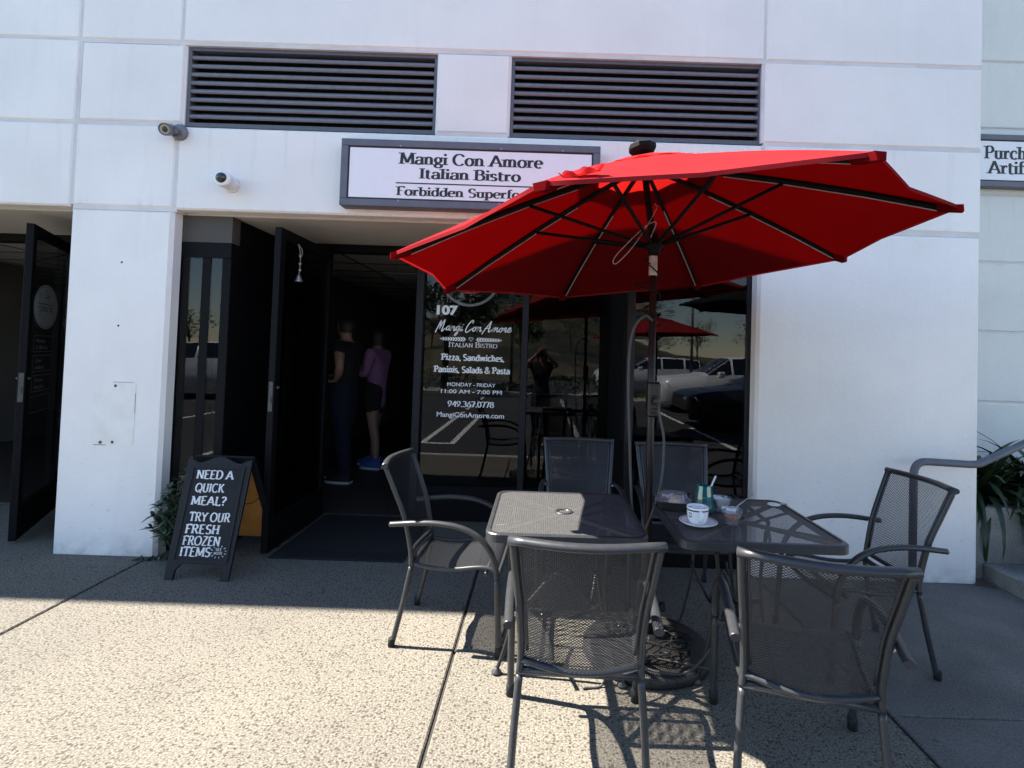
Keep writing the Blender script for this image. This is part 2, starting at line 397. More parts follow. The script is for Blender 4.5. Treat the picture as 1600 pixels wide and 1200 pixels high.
# ------------------------------------------------------------------ mesh builder
class MB:
    def __init__(s):
        s.v, s.f, s.m, s.sm, s.uv = [], [], [], [], {}
    def add(s, vs, fs, mi=0, smooth=False, uvs=None):
        o = len(s.v)
        s.v += [tuple(p) for p in vs]
        if uvs:
            for i, u in enumerate(uvs): s.uv[o + i] = u
        for f in fs:
            s.f.append([o + i for i in f]); s.m.append(mi); s.sm.append(smooth)
        return s
    def box(s, x0, x1, y0, y1, z0, z1, b=0.0, mi=0, mt=None):
        if b <= 0:
            vs = [(x, y, z) for z in (z0, z1) for y in (y0, y1) for x in (x0, x1)]
            fs = [(0, 2, 3, 1), (4, 5, 7, 6), (0, 1, 5, 4), (2, 6, 7, 3), (0, 4, 6, 2), (1, 3, 7, 5)]
        else:
            X, Y, Z = (x0, x1), (y0, y1), (z0, z1)
            idx, vs = {}, []
            for i in (0, 1):
                for j in (0, 1):
                    for k in (0, 1):
                        sx, sy, sz = (1 - 2 * i) * b, (1 - 2 * j) * b, (1 - 2 * k) * b
                        for a in range(3):
                            idx[i, j, k, a] = len(vs)
                            vs.append((X[i] + (0 if a == 0 else sx), Y[j] + (0 if a == 1 else sy), Z[k] + (0 if a == 2 else sz)))
            fs = []
            for a in range(3):
                for sd in (0, 1):
                    ring = [(0, 0), (0, 1), (1, 1), (1, 0)]
                    q = []
                    for r in ring:
                        c = list(r); c.insert(a, sd)
                        q.append(idx[c[0], c[1], c[2], a])
                    fs.append(q)
            for a in range(3):       # edges along axis a
                o1, o2 = [x for x in range(3) if x != a]
                for p in (0, 1):
                    for q in (0, 1):
                        c0, c1 = [0] * 3, [0] * 3
                        c0[a], c1[a] = 0, 1
                        c0[o1] = c1[o1] = p; c0[o2] = c1[o2] = q
                        fs.append((idx[(*c0, o1)], idx[(*c1, o1)], idx[(*c1, o2)], idx[(*c0, o2)]))
            for i in (0, 1):
                for j in (0, 1):
                    for k in (0, 1):
                        fs.append((idx[i, j, k, 0], idx[i, j, k, 1], idx[i, j, k, 2]))
        if mt is not None: vs = [mt @ Vector(p) for p in vs]
        return s.add(vs, fs, mi)
    def tube(s, path, r, n=8, mi=0, closed=False, flat=1.0, up=None, r1=None, caps=True):
        P = [Vector(p) for p in path]
        L = len(P)
        T = []
        for i in range(L):
            a = P[(i - 1) % L] if (closed or i > 0) else P[i]
            b = P[(i + 1) % L] if (closed or i < L - 1) else P[i]
            T.append((b - a).normalized())
        u = Vector(up) if up else (Vector((0, 0, 1)) if abs(T[0].z) < .9 else Vector((1, 0, 0)))
        nrm = (u - T[0] * u.dot(T[0])).normalized()
        rings = []
        for i in range(L):
            if up:
                q = Vector(up); q = q - T[i] * q.dot(T[i])
                if q.length > .05: nrm = q.normalized()
            nrm = (nrm - T[i] * nrm.dot(T[i])).normalized()
            bi = T[i].cross(nrm)
            rr = r if r1 is None else r + (r1 - r) * i / (L - 1)
            rings.append([P[i] + nrm * (math.cos(2 * PI * k / n) * rr * flat) + bi * (math.sin(2 * PI * k / n) * rr) for k in range(n)])
        vs = [p for g in rings for p in g]
        fs = []
        for i in range(L if closed else L - 1):
            a, b = i * n, ((i + 1) % L) * n
            for k in range(n):
                fs.append((a + k, a + (k + 1) % n, b + (k + 1) % n, b + k))
        s.add(vs, fs, mi, True)
        if not closed and caps:
            o = len(s.v) - len(vs)
            for base in (0, (L - 1) * n):
                s.f.append([o + base + k for k in range(n)]); s.m.append(mi); s.sm.append(False)
        return s
    def lathe(s, prof, n=24, mi=0, mt=None, smooth=True, caps=True):
        vs, fs = [], []
        for (r, z) in prof:
            for k in range(n):
                vs.append(Vector((r * math.cos(2 * PI * k / n), r * math.sin(2 * PI * k / n), z)))
        for i in range(len(prof) - 1):
            for k in range(n):
                fs.append((i * n + k, i * n + (k + 1) % n, (i + 1) * n + (k + 1) % n, (i + 1) * n + k))
        if mt is not None: vs = [mt @ p for p in vs]
        s.add(vs, fs, mi, smooth)
        o = len(s.v) - len(vs)
        for base, r in ((0, prof[0][0]), ((len(prof) - 1) * n, prof[-1][0])):
            if caps and r > 1e-5:
                s.f.append([o + base + k for k in range(n)]); s.m.append(mi); s.sm.append(False)
        return s
    def prism(s, pts, frame, t0, t1, mi=0):
        """polygon (u, v) in a frame (origin, eu, ev, en), thickness from t0 to t1 along en"""
        o, eu, ev, en = frame
        n = len(pts)
        vs = [o + eu * p[0] + ev * p[1] + en * t for t in (t0, t1) for p in pts]
        fs = [list(range(n))[::-1], list(range(n, 2 * n))]
        fs += [(i, (i + 1) % n, n + (i + 1) % n, n + i) for i in range(n)]
        return s.add(vs, fs, mi)
    def grid(s, P, mi=0, smooth=True, uv=None):
        r, c = len(P), len(P[0])
        vs = [p for row in P for p in row]
        fs = [(i * c + j, i * c + j + 1, (i + 1) * c + j + 1, (i + 1) * c + j) for i in range(r - 1) for j in range(c - 1)]
        return s.add(vs, fs, mi, smooth, [u for row in uv for u in row] if uv else None)
    def build(s, name, mats, parent=None, fix=True):
        me = bpy.data.meshes.new(name)
        me.from_pydata(s.v, [], s.f)
        if not isinstance(mats, (list, tuple)): mats = [mats]
        for m in mats: me.materials.append(m)
        me.polygons.foreach_set('material_index', s.m)
        me.polygons.foreach_set('use_smooth', s.sm)
        if s.uv:
            ul = me.uv_layers.new(name='uv')
            for lp in me.loops: ul.data[lp.index].uv = s.uv.get(lp.vertex_index, (0, 0))
        if fix:
            bm = bmesh.new(); bm.from_mesh(me)
            bmesh.ops.recalc_face_normals(bm, faces=bm.faces)
            bm.to_mesh(me); bm.free()
        me.update()
        o = bpy.data.objects.new(name, me)
        C.objects.link(o)
        if parent: o.parent = parent
        return o
def spline(pts, n=8):
    P = [Vector(p) for p in pts]
    out = []
    for i in range(len(P) - 1):
        p0 = P[i - 1] if i else P[i] * 2 - P[i + 1]
        p1, p2 = P[i], P[i + 1]
        p3 = P[i + 2] if i + 2 < len(P) else P[i + 1] * 2 - P[i]
        for k in range(n):
            t = k / n
            out.append(0.5 * ((2 * p1) + (p2 - p0) * t + (2 * p0 - 5 * p1 + 4 * p2 - p3) * t * t + (3 * p1 - p0 - 3 * p2 + p3) * t ** 3))
    out.append(P[-1])
    return out
def thing(name, label, cat, loc=(0, 0, 0), rz=0.0, group=None):
    o = bpy.data.objects.new(name, None)
    o.empty_display_size = 0.1
    C.objects.link(o)
    o.location = loc; o.rotation_euler = (0, 0, rz)
    o['label'] = label; o['category'] = cat
    if group: o['group'] = group
    return o
def tag(o, label, cat, group=None):
    o['label'] = label; o['category'] = cat
    if group: o['group'] = group
    return o
def struct(o, label, cat):
    o['kind'] = 'structure'; o['label'] = label; o['category'] = cat
    return o
def copy_thing(root, loc, rz, label, sy=1.0):
    r = root.copy(); C.objects.link(r)
    r.location = loc; r.rotation_euler = (0, 0, rz); r.scale = (1, sy, 1); r['label'] = label
    for ch in list(root.children):
        c = ch.copy(); C.objects.link(c); c.parent = r
        for g in ch.children:
            d = g.copy(); C.objects.link(d); d.parent = c
    return r
V = Vector
FR_WALL = lambda x, y, z: (V((x, y, z)), V((1, 0, 0)), V((0, 0, 1)), V((0, -1, 0)))

# ------------------------------------------------------------------ lettering: glyphs drawn as pen strokes
def arc(cx, cy, rx, ry, a0, a1, n=14):
    return [(cx + rx * math.cos(math.radians(a0 + (a1 - a0) * i / n)), cy + ry * math.sin(math.radians(a0 + (a1 - a0) * i / n))) for i in range(n + 1)]
X = 0.66     # x-height
G = {
 'A': (.86, [[(.08, 0), (.43, 1)], [(.43, 1), (.80, 0)], [(.2, .33), (.67, .33)]], [(.08, 0), (.80, 0)]),
 'B': (.72, [[(.16, 0), (.16, 1)], [(.16, 1), (.36, 1)] + arc(.38, .77, .2, .23, 90, -90) + [(.16, .54)], [(.16, .54), (.38, .54)] + arc(.4, .27, .25, .27, 90, -90) + [(.16, 0)]], [(.12, 0), (.12, 1)]),
 'C': (.80, [arc(.44, .5, .36, .5, 48, 318, 22)], []),
 'D': (.84, [[(.16, 0), (.16, 1)], [(.16, 1), (.34, 1)] + arc(.36, .5, .38, .5, 90, -90, 18) + [(.16, 0)]], [(.12, 0), (.12, 1)]),
 'E': (.66, [[(.16, 0), (.16, 1)], [(.16, 1), (.58, 1)], [(.16, .53), (.48, .53)], [(.16, 0), (.6, 0)]], [(.12, 0), (.12, 1)]),
 'F': (.62, [[(.16, 0), (.16, 1)], [(.16, 1), (.58, 1), (.58, .86)], [(.16, .53), (.46, .53)]], [(.16, 0), (.12, 1)]),
 'H': (.80, [[(.16, 0), (.16, 1)], [(.64, 0), (.64, 1)], [(.16, .52), (.64, .52)]], [(.16, 0), (.16, 1), (.64, 0), (.64, 1)]),
 'I': (.36, [[(.18, 0), (.18, 1)]], [(.18, 0), (.18, 1)]),
 'K': (.76, [[(.16, 0), (.16, 1)], [(.16, .42), (.62, 1)], [(.3, .58), (.68, 0)]], [(.16, 0), (.16, 1), (.68, 0)]),
 'L': (.62, [[(.16, 0), (.16, 1)], [(.16, 0), (.58, 0), (.58, .14)]], [(.16, 1)]),
 'M': (1.0, [[(.13, 0), (.17, 1)], [(.17, 1), (.5, .12)], [(.5, .12), (.83, 1)], [(.83, 1), (.87, 0)]], [(.13, 0), (.87, 0), (.12, 1), (.88, 1)]),
 'N': (.84, [[(.15, 0), (.15, 1)], [(.15, 1), (.68, 0)], [(.68, 0), (.68, 1)]], [(.15, 0), (.12, 1), (.68, 1)]),
 'O': (.90, [arc(.45, .5, .37, .5, 0, 360, 28)], []),
 'P': (.68, [[(.16, 0), (.16, 1)], [(.16, 1), (.36, 1)] + arc(.38, .74, .22, .26, 90, -90) + [(.16, .48)]], [(.16, 0), (.12, 1)]),
 'Q': (.90, [arc(.45, .5, .37, .5, 0, 360, 28), [(.45, .25), (.8, -.12)]], []),
 'R': (.76, [[(.16, 0), (.16, 1)], [(.16, 1), (.36, 1)] + arc(.38, .76, .2, .24, 90, -90) + [(.16, .52)], [(.36, .52), (.66, 0)]], [(.16, 0), (.12, 1), (.68, 0)]),
 'S': (.64, [arc(.33, .75, .22, .25, 35, 270, 14) + arc(.31, .25, .24, .25, 90, -145, 14)[1:]], []),
 'T': (.72, [[(.36, 0), (.36, 1)], [(.05, .86), (.05, 1), (.67, 1), (.67, .86)]], [(.36, 0)]),
 'U': (.80, [[(.16, 1), (.16, .3)] + arc(.4, .28, .24, .28, 180, 360) + [(.64, .3), (.64, 1)]], [(.16, 1), (.64, 1)]),
 'Y': (.76, [[(.08, 1), (.38, .48)], [(.68, 1), (.38, .48)], [(.38, .48), (.38, 0)]], [(.38, 0), (.08, 1), (.68, 1)]),
 'Z': (.70, [[(.1, 1), (.6, 1)], [(.6, 1), (.1, 0)], [(.1, 0), (.62, 0)]], []),
 'a': (.58, [arc(.28, X - .19, .19, .19, 150, 0, 8) + [(.47, .1), (.55, 0)], [(.47, .40), (.3, .36)] + arc(.25, .18, .17, .18, 90, 290, 10) + [(.47, .14)]], []),
 'b': (.62, [[(.13, 1), (.13, 0)], arc(.32, X / 2, .21, X / 2, 0, 360, 20)], [(.09, 1)]),
 'c': (.54, [arc(.31, X / 2, .23, X / 2, 50, 315, 16)], []),
 'd': (.64, [[(.50, 1), (.50, 0)], arc(.30, X / 2, .21, X / 2, 0, 360, 20)], [(.46, 1), (.54, 0)]),
 'e': (.56, [[(.08, .36), (.5, .36)] + arc(.29, X / 2, .22, X / 2, 8, 310, 18)], []),
 'f': (.40, [[(.17, 0), (.17, .8)] + arc(.32, .82, .15, .18, 180, 50, 8), [(.03, X), (.36, X)]], [(.17, 0)]),
 'g': (.58, [arc(.28, .42, .19, .23, 0, 360, 20), [(.45, .58), (.56, X)], [(.16, .2), (.14, .1), (.4, .06)] + arc(.3, -.1, .22, .15, 60, -250, 16)], []),
 'h': (.66, [[(.15, 0), (.15, 1)], [(.15, .42)] + arc(.33, .45, .17, X - .45, 150, 0, 10) + [(.50, 0)]], [(.15, 0), (.11, 1), (.5, 0)]),
 'i': (.32, [[(.16, 0), (.16, X)], [(.16, .86), (.161, .95)]], [(.16, 0), (.12, X)]),
 'l': (.32, [[(.16, 0), (.16, 1)]], [(.16, 0), (.12, 1)]),
 'm': (.98, [[(.15, 0), (.15, X)], [(.15, .42)] + arc(.32, .45, .16, X - .45, 150, 0, 10) + [(.48, 0)], [(.48, .42)] + arc(.65, .45, .16, X - .45, 150, 0, 10) + [(.81, 0)]], [(.15, 0), (.11, X), (.48, 0), (.81, 0)]),
 'n': (.66, [[(.15, 0), (.15, X)], [(.15, .42)] + arc(.33, .45, .17, X - .45, 150, 0, 10) + [(.50, 0)]], [(.15, 0), (.11, X), (.5, 0)]),
 'o': (.62, [arc(.31, X / 2, .23, X / 2, 0, 360, 22)], []),
 'p': (.64, [[(.14, -.3), (.14, X)], arc(.34, X / 2, .21, X / 2, 0, 360, 20)], [(.14, -.3), (.1, X)]),
 'r': (.48, [[(.15, 0), (.15, X)], [(.15, .4), (.24, .58), (.36, X - .02), (.42, X - .08)]], [(.15, 0), (.11, X)]),
 's': (.48, [arc(.24, X * .75, .155, X * .25, 35, 270, 12) + arc(.23, X * .25, .17, X * .25, 90, -145, 12)[1:]], []),
 't': (.42, [[(.17, .86), (.17, .16)] + arc(.29, .14, .12, .14, 180, 310, 8), [(.03, X), (.36, X)]], []),
 'u': (.66, [[(.14, X), (.14, .22)] + arc(.32, .2, .18, .2, 180, 350, 10), [(.5, X), (.5, 0)]], [(.1, X), (.46, X), (.54, 0)]),
 'w': (.86, [[(.08, X), (.24, 0)], [(.24, 0), (.42, X)], [(.42, X), (.6, 0)], [(.6, 0), (.76, X)]], [(.08, X), (.76, X)]),
 'z': (.54, [[(.08, X), (.44, X)], [(.44, X), (.08, 0)], [(.08, 0), (.46, 0)]], []),
 '0': (.60, [arc(.3, .5, .22, .5, 0, 360, 24)], []),
 '1': (.44, [[(.12, .8), (.26, 1), (.26, 0)]], [(.26, 0)]),
 '3': (.58, [arc(.27, .76, .19, .24, 150, -90, 14), arc(.27, .27, .22, .27, 90, -150, 14)], []),
 '4': (.60, [[(.44, 0), (.44, 1)], [(.44, 1), (.06, .3)], [(.06, .3), (.56, .3)]], []),
 '6': (.60, [[(.46, .98), (.2, .7)] + arc(.3, .3, .22, .3, 150, 510, 22)], []),
 '7': (.56, [[(.07, .86), (.07, 1), (.5, 1)], [(.5, 1), (.24, 0)]], []),
 '8': (.60, [arc(.3, .77, .18, .23, 0, 360, 20), arc(.3, .28, .22, .28, 0, 360, 20)], []),
 '9': (.60, [[(.14, .02), (.4, .3)] + arc(.3, .7, .22, .3, -30, 330, 22)], []),
 '.': (.26, [[(.13, .0), (.131, .10)]], []),
 ',': (.26, [[(.14, .09), (.13, 0), (.08, -.16)]], []),
 '?': (.60, [arc(.3, .76, .2, .24, 160, -70, 14) + [(.3, .44), (.3, .3)], [(.3, .02), (.301, .12)]], []),
 '&': (.86, [[(.78, 0), (.24, .68)] + arc(.36, .8, .15, .2, 200, -40, 12) + [(.2, .42)] + arc(.34, .24, .26, .24, 140, 320, 12) + [(.76, .46)]], []),
 '-': (.5, [[(.08, .38), (.42, .38)]], []),
 ' ': (.32, [], []),
}
# looser hand lettered shapes for the script line
S_ = {
 'M': (.94, [[(-.05, -.25), (.1, .5), (.22, 1.0), (.26, .7), (.28, .15), (.42, .7), (.6, 1.08), (.6, .6), (.58, -.05), (.66, -.08), (.78, .1), (.9, .2)]], []),
 'C': (.76, [[(.62, .8), (.66, 1.0), (.56, 1.1), (.36, .9), (.16, .45), (.12, .05), (.24, -.15), (.44, -.05), (.64, .16), (.8, .25)]], []),
 'A': (.86, [[(-.06, -.28), (.1, .1), (.4, .7), (.58, 1.05), (.57, .6), (.56, .1), (.64, -.05), (.8, .12), (.9, .2)], [(.08, .3), (.4, .34), (.66, .42)]], []),
 'a': (.5, [[(.4, .4), (.26, .46), (.08, .28), (.1, .05), (.26, .08), (.42, .42), (.38, .1), (.46, .02), (.58, .14)]], []),
 'n': (.54, [[(.06, .2), (.12, .44), (.10, .22), (.09, -.02), (.14, .22), (.28, .42), (.38, .40), (.40, .22), (.40, .06), (.46, -.02), (.60, .14)]], []),
 'g': (.5, [[(.4, .4), (.26, .46), (.08, .28), (.1, .06), (.26, .08), (.42, .42), (.34, -.2), (.2, -.5), (.1, -.42), (.3, -.1), (.56, .14)]], []),
 'i': (.3, [[(.08, .14), (.16, .42), (.12, .06), (.2, .0), (.34, .14)], [(.22, .62), (.235, .68)]], []),
 'o': (.48, [[(.3, .44), (.12, .32), (.1, .06), (.26, .0), (.38, .2), (.32, .42), (.42, .36), (.54, .36)]], []),
 'm': (.74, [[(.08, .12), (.14, .42), (.1, 0), (.2, .3), (.32, .44), (.32, .02), (.42, .3), (.56, .44), (.58, .2), (.6, .02), (.68, .02), (.78, .14)]], []),
 'r': (.42, [[(.08, .14), (.16, .46), (.18, .38), (.3, .42), (.26, .1), (.34, .0), (.46, .14)]], []),
 'e': (.46, [[(.06, .16), (.26, .24), (.34, .4), (.22, .46), (.1, .24), (.14, .02), (.3, .0), (.52, .2)]], []),
 'L': (.8, [[(.5, .95), (.4, 1.08), (.24, .8), (.16, .2), (.08, -.02), (.3, .06), (.5, -.04), (.7, .14)]], []),
 'u': (.5, [[(.08, .14), (.16, .42), (.12, .06), (.22, .0), (.36, .2), (.42, .42), (.38, .06), (.46, .0), (.56, .14)]], []),
 ' ': (.22, [], []),
}
for k, (adv, st, sf) in list(S_.items()):
    S_[k] = (adv, [[(p.x, p.y) for p in spline([(a, b, 0) for a, b in s], 6)] for s in st], sf)
def stroke_quads(pts, wv, wh, nib=None):
    """outline quads of one pen stroke"""
    n = len(pts)
    closed = n > 3 and abs(pts[0][0] - pts[-1][0]) < 1e-4 and abs(pts[0][1] - pts[-1][1]) < 1e-4
    if closed: pts = pts[:-1]; n -= 1
    L, R = [], []
    for i in range(n):
        a = pts[(i - 1) % n] if (closed or i) else pts[i]
        b = pts[(i + 1) % n] if (closed or i < n - 1) else pts[i]
        dx, dy = b[0] - a[0], b[1] - a[1]
        l = math.hypot(dx, dy) or 1e-6
        dx, dy = dx / l, dy / l
        w = (wh + (wv - wh) * abs(dy) ** 1.3) / 2
        k = 1.0
        if (closed or 0 < i < n - 1):
            e1 = (pts[i][0] - a[0], pts[i][1] - a[1]); e2 = (b[0] - pts[i][0], b[1] - pts[i][1])
            l1, l2 = math.hypot(*e1) or 1e-6, math.hypot(*e2) or 1e-6
            cs = (e1[0] * e2[0] + e1[1] * e2[1]) / l1 / l2
            k = min(1.6, 1 / max(.5, math.sqrt(max(0, (1 + cs) / 2))))
        L.append((pts[i][0] - dy * w * k, pts[i][1] + dx * w * k)); R.append((pts[i][0] + dy * w * k, pts[i][1] - dx * w * k))
    m = n if closed else n - 1
    return [(L[i], L[(i + 1) % n], R[(i + 1) % n], R[i]) for i in range(m)]
STYLE = {   # vertical stroke, horizontal stroke, serif half-length, serif thickness, slant
 'serif': (.20, .085, .15, .075, 0), 'slab': (.215, .16, .15, .14, 0), 'times': (.18, .07, .12, .06, 0),
 'caps': (.13, .07, .10, .06, 0), 'hand': (.20, .115, .085, .10, 0.0), 'script': (.115, .085, 0, 0, .28), 'sans': (.17, .15, 0, 0, 0), 'tiny': (.15, .13, 0, 0, 0)}
_zj = [0]
def text(mb, s, frame, x0, x1, cap, style='serif', mi=0, small=None):
    """write s between u = x0 and u = x1 of the frame with the given capital height"""
    wv, wh, sh, stt, slant = STYLE[style]
    font = S_ if style == 'script' else G
    pen, quads = 0.0, []
    for ch in s:
        up = ch
        sc = 1.0
        if small and ch.islower(): up, sc = ch.upper(), small
        adv, st, sf = font.get(up, font[' '])
        gq = []
        for q in st:
            if up in 'i.?' and style != 'script' and len(q) == 2 and abs(q[0][0] - q[1][0]) < .002 and abs(q[0][1] - q[1][1]) < .2:   # dots
                cx, cy = q[0][0], (q[0][1] + q[1][1]) / 2; rr = max(wv * .55, .075)
                gq.append([[(cx + rr * math.cos(a * PI / 4), cy + rr * math.sin(a * PI / 4)) for a in range(8)]])
            else: gq.append(stroke_quads(q, wv, wh))
        if sh:
            for (sx, sy) in sf:
                d = stt / 2 if sy < .3 else -stt / 2
                gq.append([[(sx - sh - wv * .25, sy + d - stt / 2), (sx + sh + wv * .25, sy + d - stt / 2), (sx + sh + wv * .25, sy + d + stt / 2), (sx - sh - wv * .25, sy + d + stt / 2)]])
            if up in 'CSacrs' and up in ('C', 'S', 'c', 'r', 'a', 's') and style in ('serif', 'times'):
                pt = {'C': (.70, .84), 'S': (.52, .86), 'c': (.46, X - .15), 'r': (.40, X - .1), 'a': (.13, X - .13), 's': (.37, X - .11)}[up]
                rr = .085 if up in 'CS' else .07
                gq.append([[(pt[0] + rr * math.cos(a * PI / 4), pt[1] + rr * math.sin(a * PI / 4)) for a in range(8)]])
        for grp in gq:
            quads.append([[(pen + p[0] * sc + slant * p[1] * sc, p[1] * sc) for p in q] for q in grp])
        pen += adv * sc
    xs = [p[0] for g in quads for q in g for p in q]
    a, b = min(xs), max(xs)
    k = (x1 - x0) / (b - a)
    o, eu, ev, en = frame
    for g in quads:
        _zj[0] = (_zj[0] + 1) % 12
        off = en * (0.0006 + 0.00012 * _zj[0])
        for q in g:
            mb.add([o + eu * (x0 + (p[0] - a) * k) + ev * (p[1] * cap) + off for p in q], [list(range(len(q)))], mi)
def font_text(mb, s, frame, x0, x1, cap, bold=0.02, mi=0):
    cu = bpy.data.curves.new('lettering', 'FONT')
    cu.body = s; cu.size = 1.0; cu.offset = bold
    to = bpy.data.objects.new('lettering', cu)
    C.objects.link(to)
    dg = bpy.context.evaluated_depsgraph_get()
    me = bpy.data.meshes.new_from_object(to.evaluated_get(dg))
    vs = [v.co.copy() for v in me.vertices]
    fs = [list(p.vertices) for p in me.polygons]
    bpy.data.objects.remove(to); bpy.data.curves.remove(cu); bpy.data.meshes.remove(me)
    a, b = min(v.x for v in vs), max(v.x for v in vs)
    k = (x1 - x0) / (b - a)
    ky = cap / 0.73
    o, eu, ev, en = frame
    mb.add([o + eu * (x0 + (v.x - a) * k) + ev * (v.y * ky) + en * .0008 for v in vs], fs, mi)
# ------------------------------------------------------------------ ground
KERB = -1.98
g = MB()
xs = [-30, -12, -7, -4.7, -2.505, -0.36, 1.447, 3.6, 5.8, 8, 14, 30]
gap = 0.007
for i in range(len(xs) - 1):
  for ya, yb in ([(KERB + .15, -1.365), (-1.358, -.004), (.003, 1.02)] if xs[i] >= 1.4 else [(KERB + .15, 1.02)]):
    g.box(xs[i] + gap, xs[i + 1] - gap, ya, yb, -0.16, 0.0, 0.006, mi=1 if xs[i] >= 1.4 else 0)
sw = g.build('sidewalk', [M['concrete'], M['concrete_grey']])
struct(sw, 'exposed aggregate concrete sidewalk in big slabs in front of the cafe', 'sidewalk')
jb = MB().box(-30, 30, KERB + .15, 1.0, -0.2, -0.012).build('slab_joint_bed', M['jointdark'])
struct(jb, 'dark gaps between the sidewalk slabs', 'joint')
k = MB()
for i in range(30):
    k.box(-30 + 2 * i + .004, -28 + 2 * i - .004, KERB, KERB + .145, -.32, -.001, .012)
struct(k.build('kerb', M['kerbconc']), 'concrete kerb between sidewalk and parking lot', 'kerb')
a = MB().box(-90, 90, -30, KERB, -.40, -.15).build('parking_lot', M['asphalt'])
struct(a, 'dark asphalt parking lot', 'parking lot')
ml = MB()
for px in (-7.4, -4.7, -2.0, .7, 3.4, 6.1, 8.8):
    ml.box(px, px + .1, -8.6, -3.6, -.149, -.146)
    ml.box(px, px + .1, -13.4, -9.2, -.149, -.146)
ml.box(-2.0 + .1, -1.5, -3.7, -3.6, -.149, -.146)
ml.box(-1.5, -1.4, -8.6, -3.6, -.149, -.146)
struct(ml.build('parking_lines', M['linepaint']), 'white painted parking bay lines', 'road marking')
isl = MB().box(-40, 40, -15.6, -14.0, -.2, 0.0, .02).build('planted_island', M['kerbconc'])
struct(isl, 'kerbed planting strip beyond the parking bays', 'kerb')
def hill_h(x, y):
    d = -y - 22
    if d < 0: return -.25
    s = min(1, d / 60)
    s = s * s * (3 - 2 * s)
    ang = x / (4 - y)
    lat = math.exp(-((ang + .06) / .22) ** 2)
    return -.25 + s * (1.0 + 9.0 * lat) + .35 * math.sin(x * .21) * s + .3 * math.sin(y * .17 + x * .08) * s
P = []
for j in range(60):
    y = -22 - j * j * .11
    P.append([(x, y, hill_h(x, y)) for x in [-160 + i * 4 for i in range(81)]])
struct(MB().grid(P).build('hill', M['hillgrass']), 'dry grass hillside across the road', 'hill')
struct(MB().box(-700, 700, -700, 700, -.8, -.45).build('ground', M['hillgrass']), 'open ground reaching the horizon', 'ground')

# ------------------------------------------------------------------ the cafe building
bld = thing('cafe_building', 'white stucco shop building with grooved panels and dark recessed shop fronts', 'building')
TH = 0.10
XL = [-16, -11.5, -7.1, -3.152, -2.468, 1.438, 2.893]
ZL = [0, 2.285, 2.85, 3.412, 4.25, 5.2, 6.3]
w = MB()
def panel(x0, x1, z0, z1, b=0.008, g=0.009, l=True, r=True, bo=True, to=True):
    """wall panel, front at y = 0, chamfered front edges, groove margins where it meets a neighbour"""
    X0, X1 = x0 + (g if l else 0), x1 - (g if r else 0)
    Z0, Z1 = z0 + (g if bo else 0), z1 - (g if to else 0)
    vs = [(X0, TH, Z0), (X1, TH, Z0), (X1, TH, Z1), (X0, TH, Z1), (X0, b, Z0), (X1, b, Z0), (X1, b, Z1), (X0, b, Z1),
          (X0 + b, 0, Z0 + b), (X1 - b, 0, Z0 + b), (X1 - b, 0, Z1 - b), (X0 + b, 0, Z1 - b)]
    fs = [(0, 1, 2, 3), (0, 1, 5, 4), (1, 2, 6, 5), (2, 3, 7, 6), (3, 0, 4, 7), (4, 5, 9, 8), (5, 6, 10, 9), (6, 7, 11, 10), (7, 4, 8, 11), (8, 9, 10, 11)]
    w.add(vs, fs, 0)
# ground row: piers
panel(-3.152, -2.468, -.02, 2.285, .022, l=False, r=False, bo=False)
panel(1.438 - .018, 2.893, -.02, 2.285, .02, l=False, r=False, bo=False)
panel(-11.5, -7.1, -.02, 2.285, .02, l=False, r=False, bo=False)
# row over the openings
for i in range(len(XL) - 1):
    panel(XL[i], XL[i + 1], 2.285, 2.85, to=True, bo=(i in (3, 5)), r=i < 5, b=.012)
# vent row
for i in range(3): panel(XL[i], XL[i + 1], 2.85, 3.412)
panel(-3.152, -2.44, 2.85, 3.412, r=False, b=.02)
panel(-.757, -.26, 2.85, 3.412, l=False, r=False, b=.02, bo=False)
panel(1.43, 2.893, 2.85, 3.412, r=False, b=.012)
for j in range(3, 6):
    for i in range(len(XL) - 1): panel(XL[i], XL[i + 1], ZL[j], ZL[j + 1], r=i < 5)
w.build('wall', M['stucco'], bld)
gv = MB()
for z in ZL[1:6]:
    for (x0, x1) in ((-16, -2.45), (1.44, 2.889)) if z in (2.285,) else (((-16, -2.45), (-.75, -.27), (1.44, 2.889)) if z == 2.85 else ((-16, 2.889),)):
        if z == 2.285: x0 = max(x0, -3.14)
        gv.box(x0, x1, .008, TH - .01, z - .016, z + .016)
for x in XL[1:6]:
    gv.box(x - .018, x + .018, .0085, TH - .012, (2.30 if x not in (-3.152, -2.468) else 2.30) + (.56 if x in (-2.468, 1.438) else 0), 6.29)
for x in (-2.468, 1.438): gv.box(x - .018, x + .018, .0085, TH - .012, 2.30, 2.84)
gv.build('panel_joint', M['groove'], bld)
# parapet cap, roof slab, ceilings, soffit, party walls
MB().box(-16, 2.88, -.03, .25, 6.303, 6.36).build('parapet_cap', M['stucco'], bld)
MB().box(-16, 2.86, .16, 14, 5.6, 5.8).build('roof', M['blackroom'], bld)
MB().box(-7.1, 2.86, TH + .002, 1.1, 2.271, 2.50).build('soffit', M['soffit'], bld)
b = MB()
b.box(-2.98, -2.90, TH + .003, 9, -.02, 3.3)
b.box(4.2, 4.32, 1.15, 9, -.02, 3.3)
b.box(-7.3, -7.15, TH + .003, 9, -.02, 3.3)
b.box(-7.1, 4.3, 9, 9.1, -.02, 3.3)
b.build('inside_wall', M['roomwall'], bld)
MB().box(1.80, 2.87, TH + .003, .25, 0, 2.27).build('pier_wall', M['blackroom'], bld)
MB().box(-7.1, 4.2, 1.10, 9, 2.38, 2.45).build('ceiling', M['ceil'], bld)
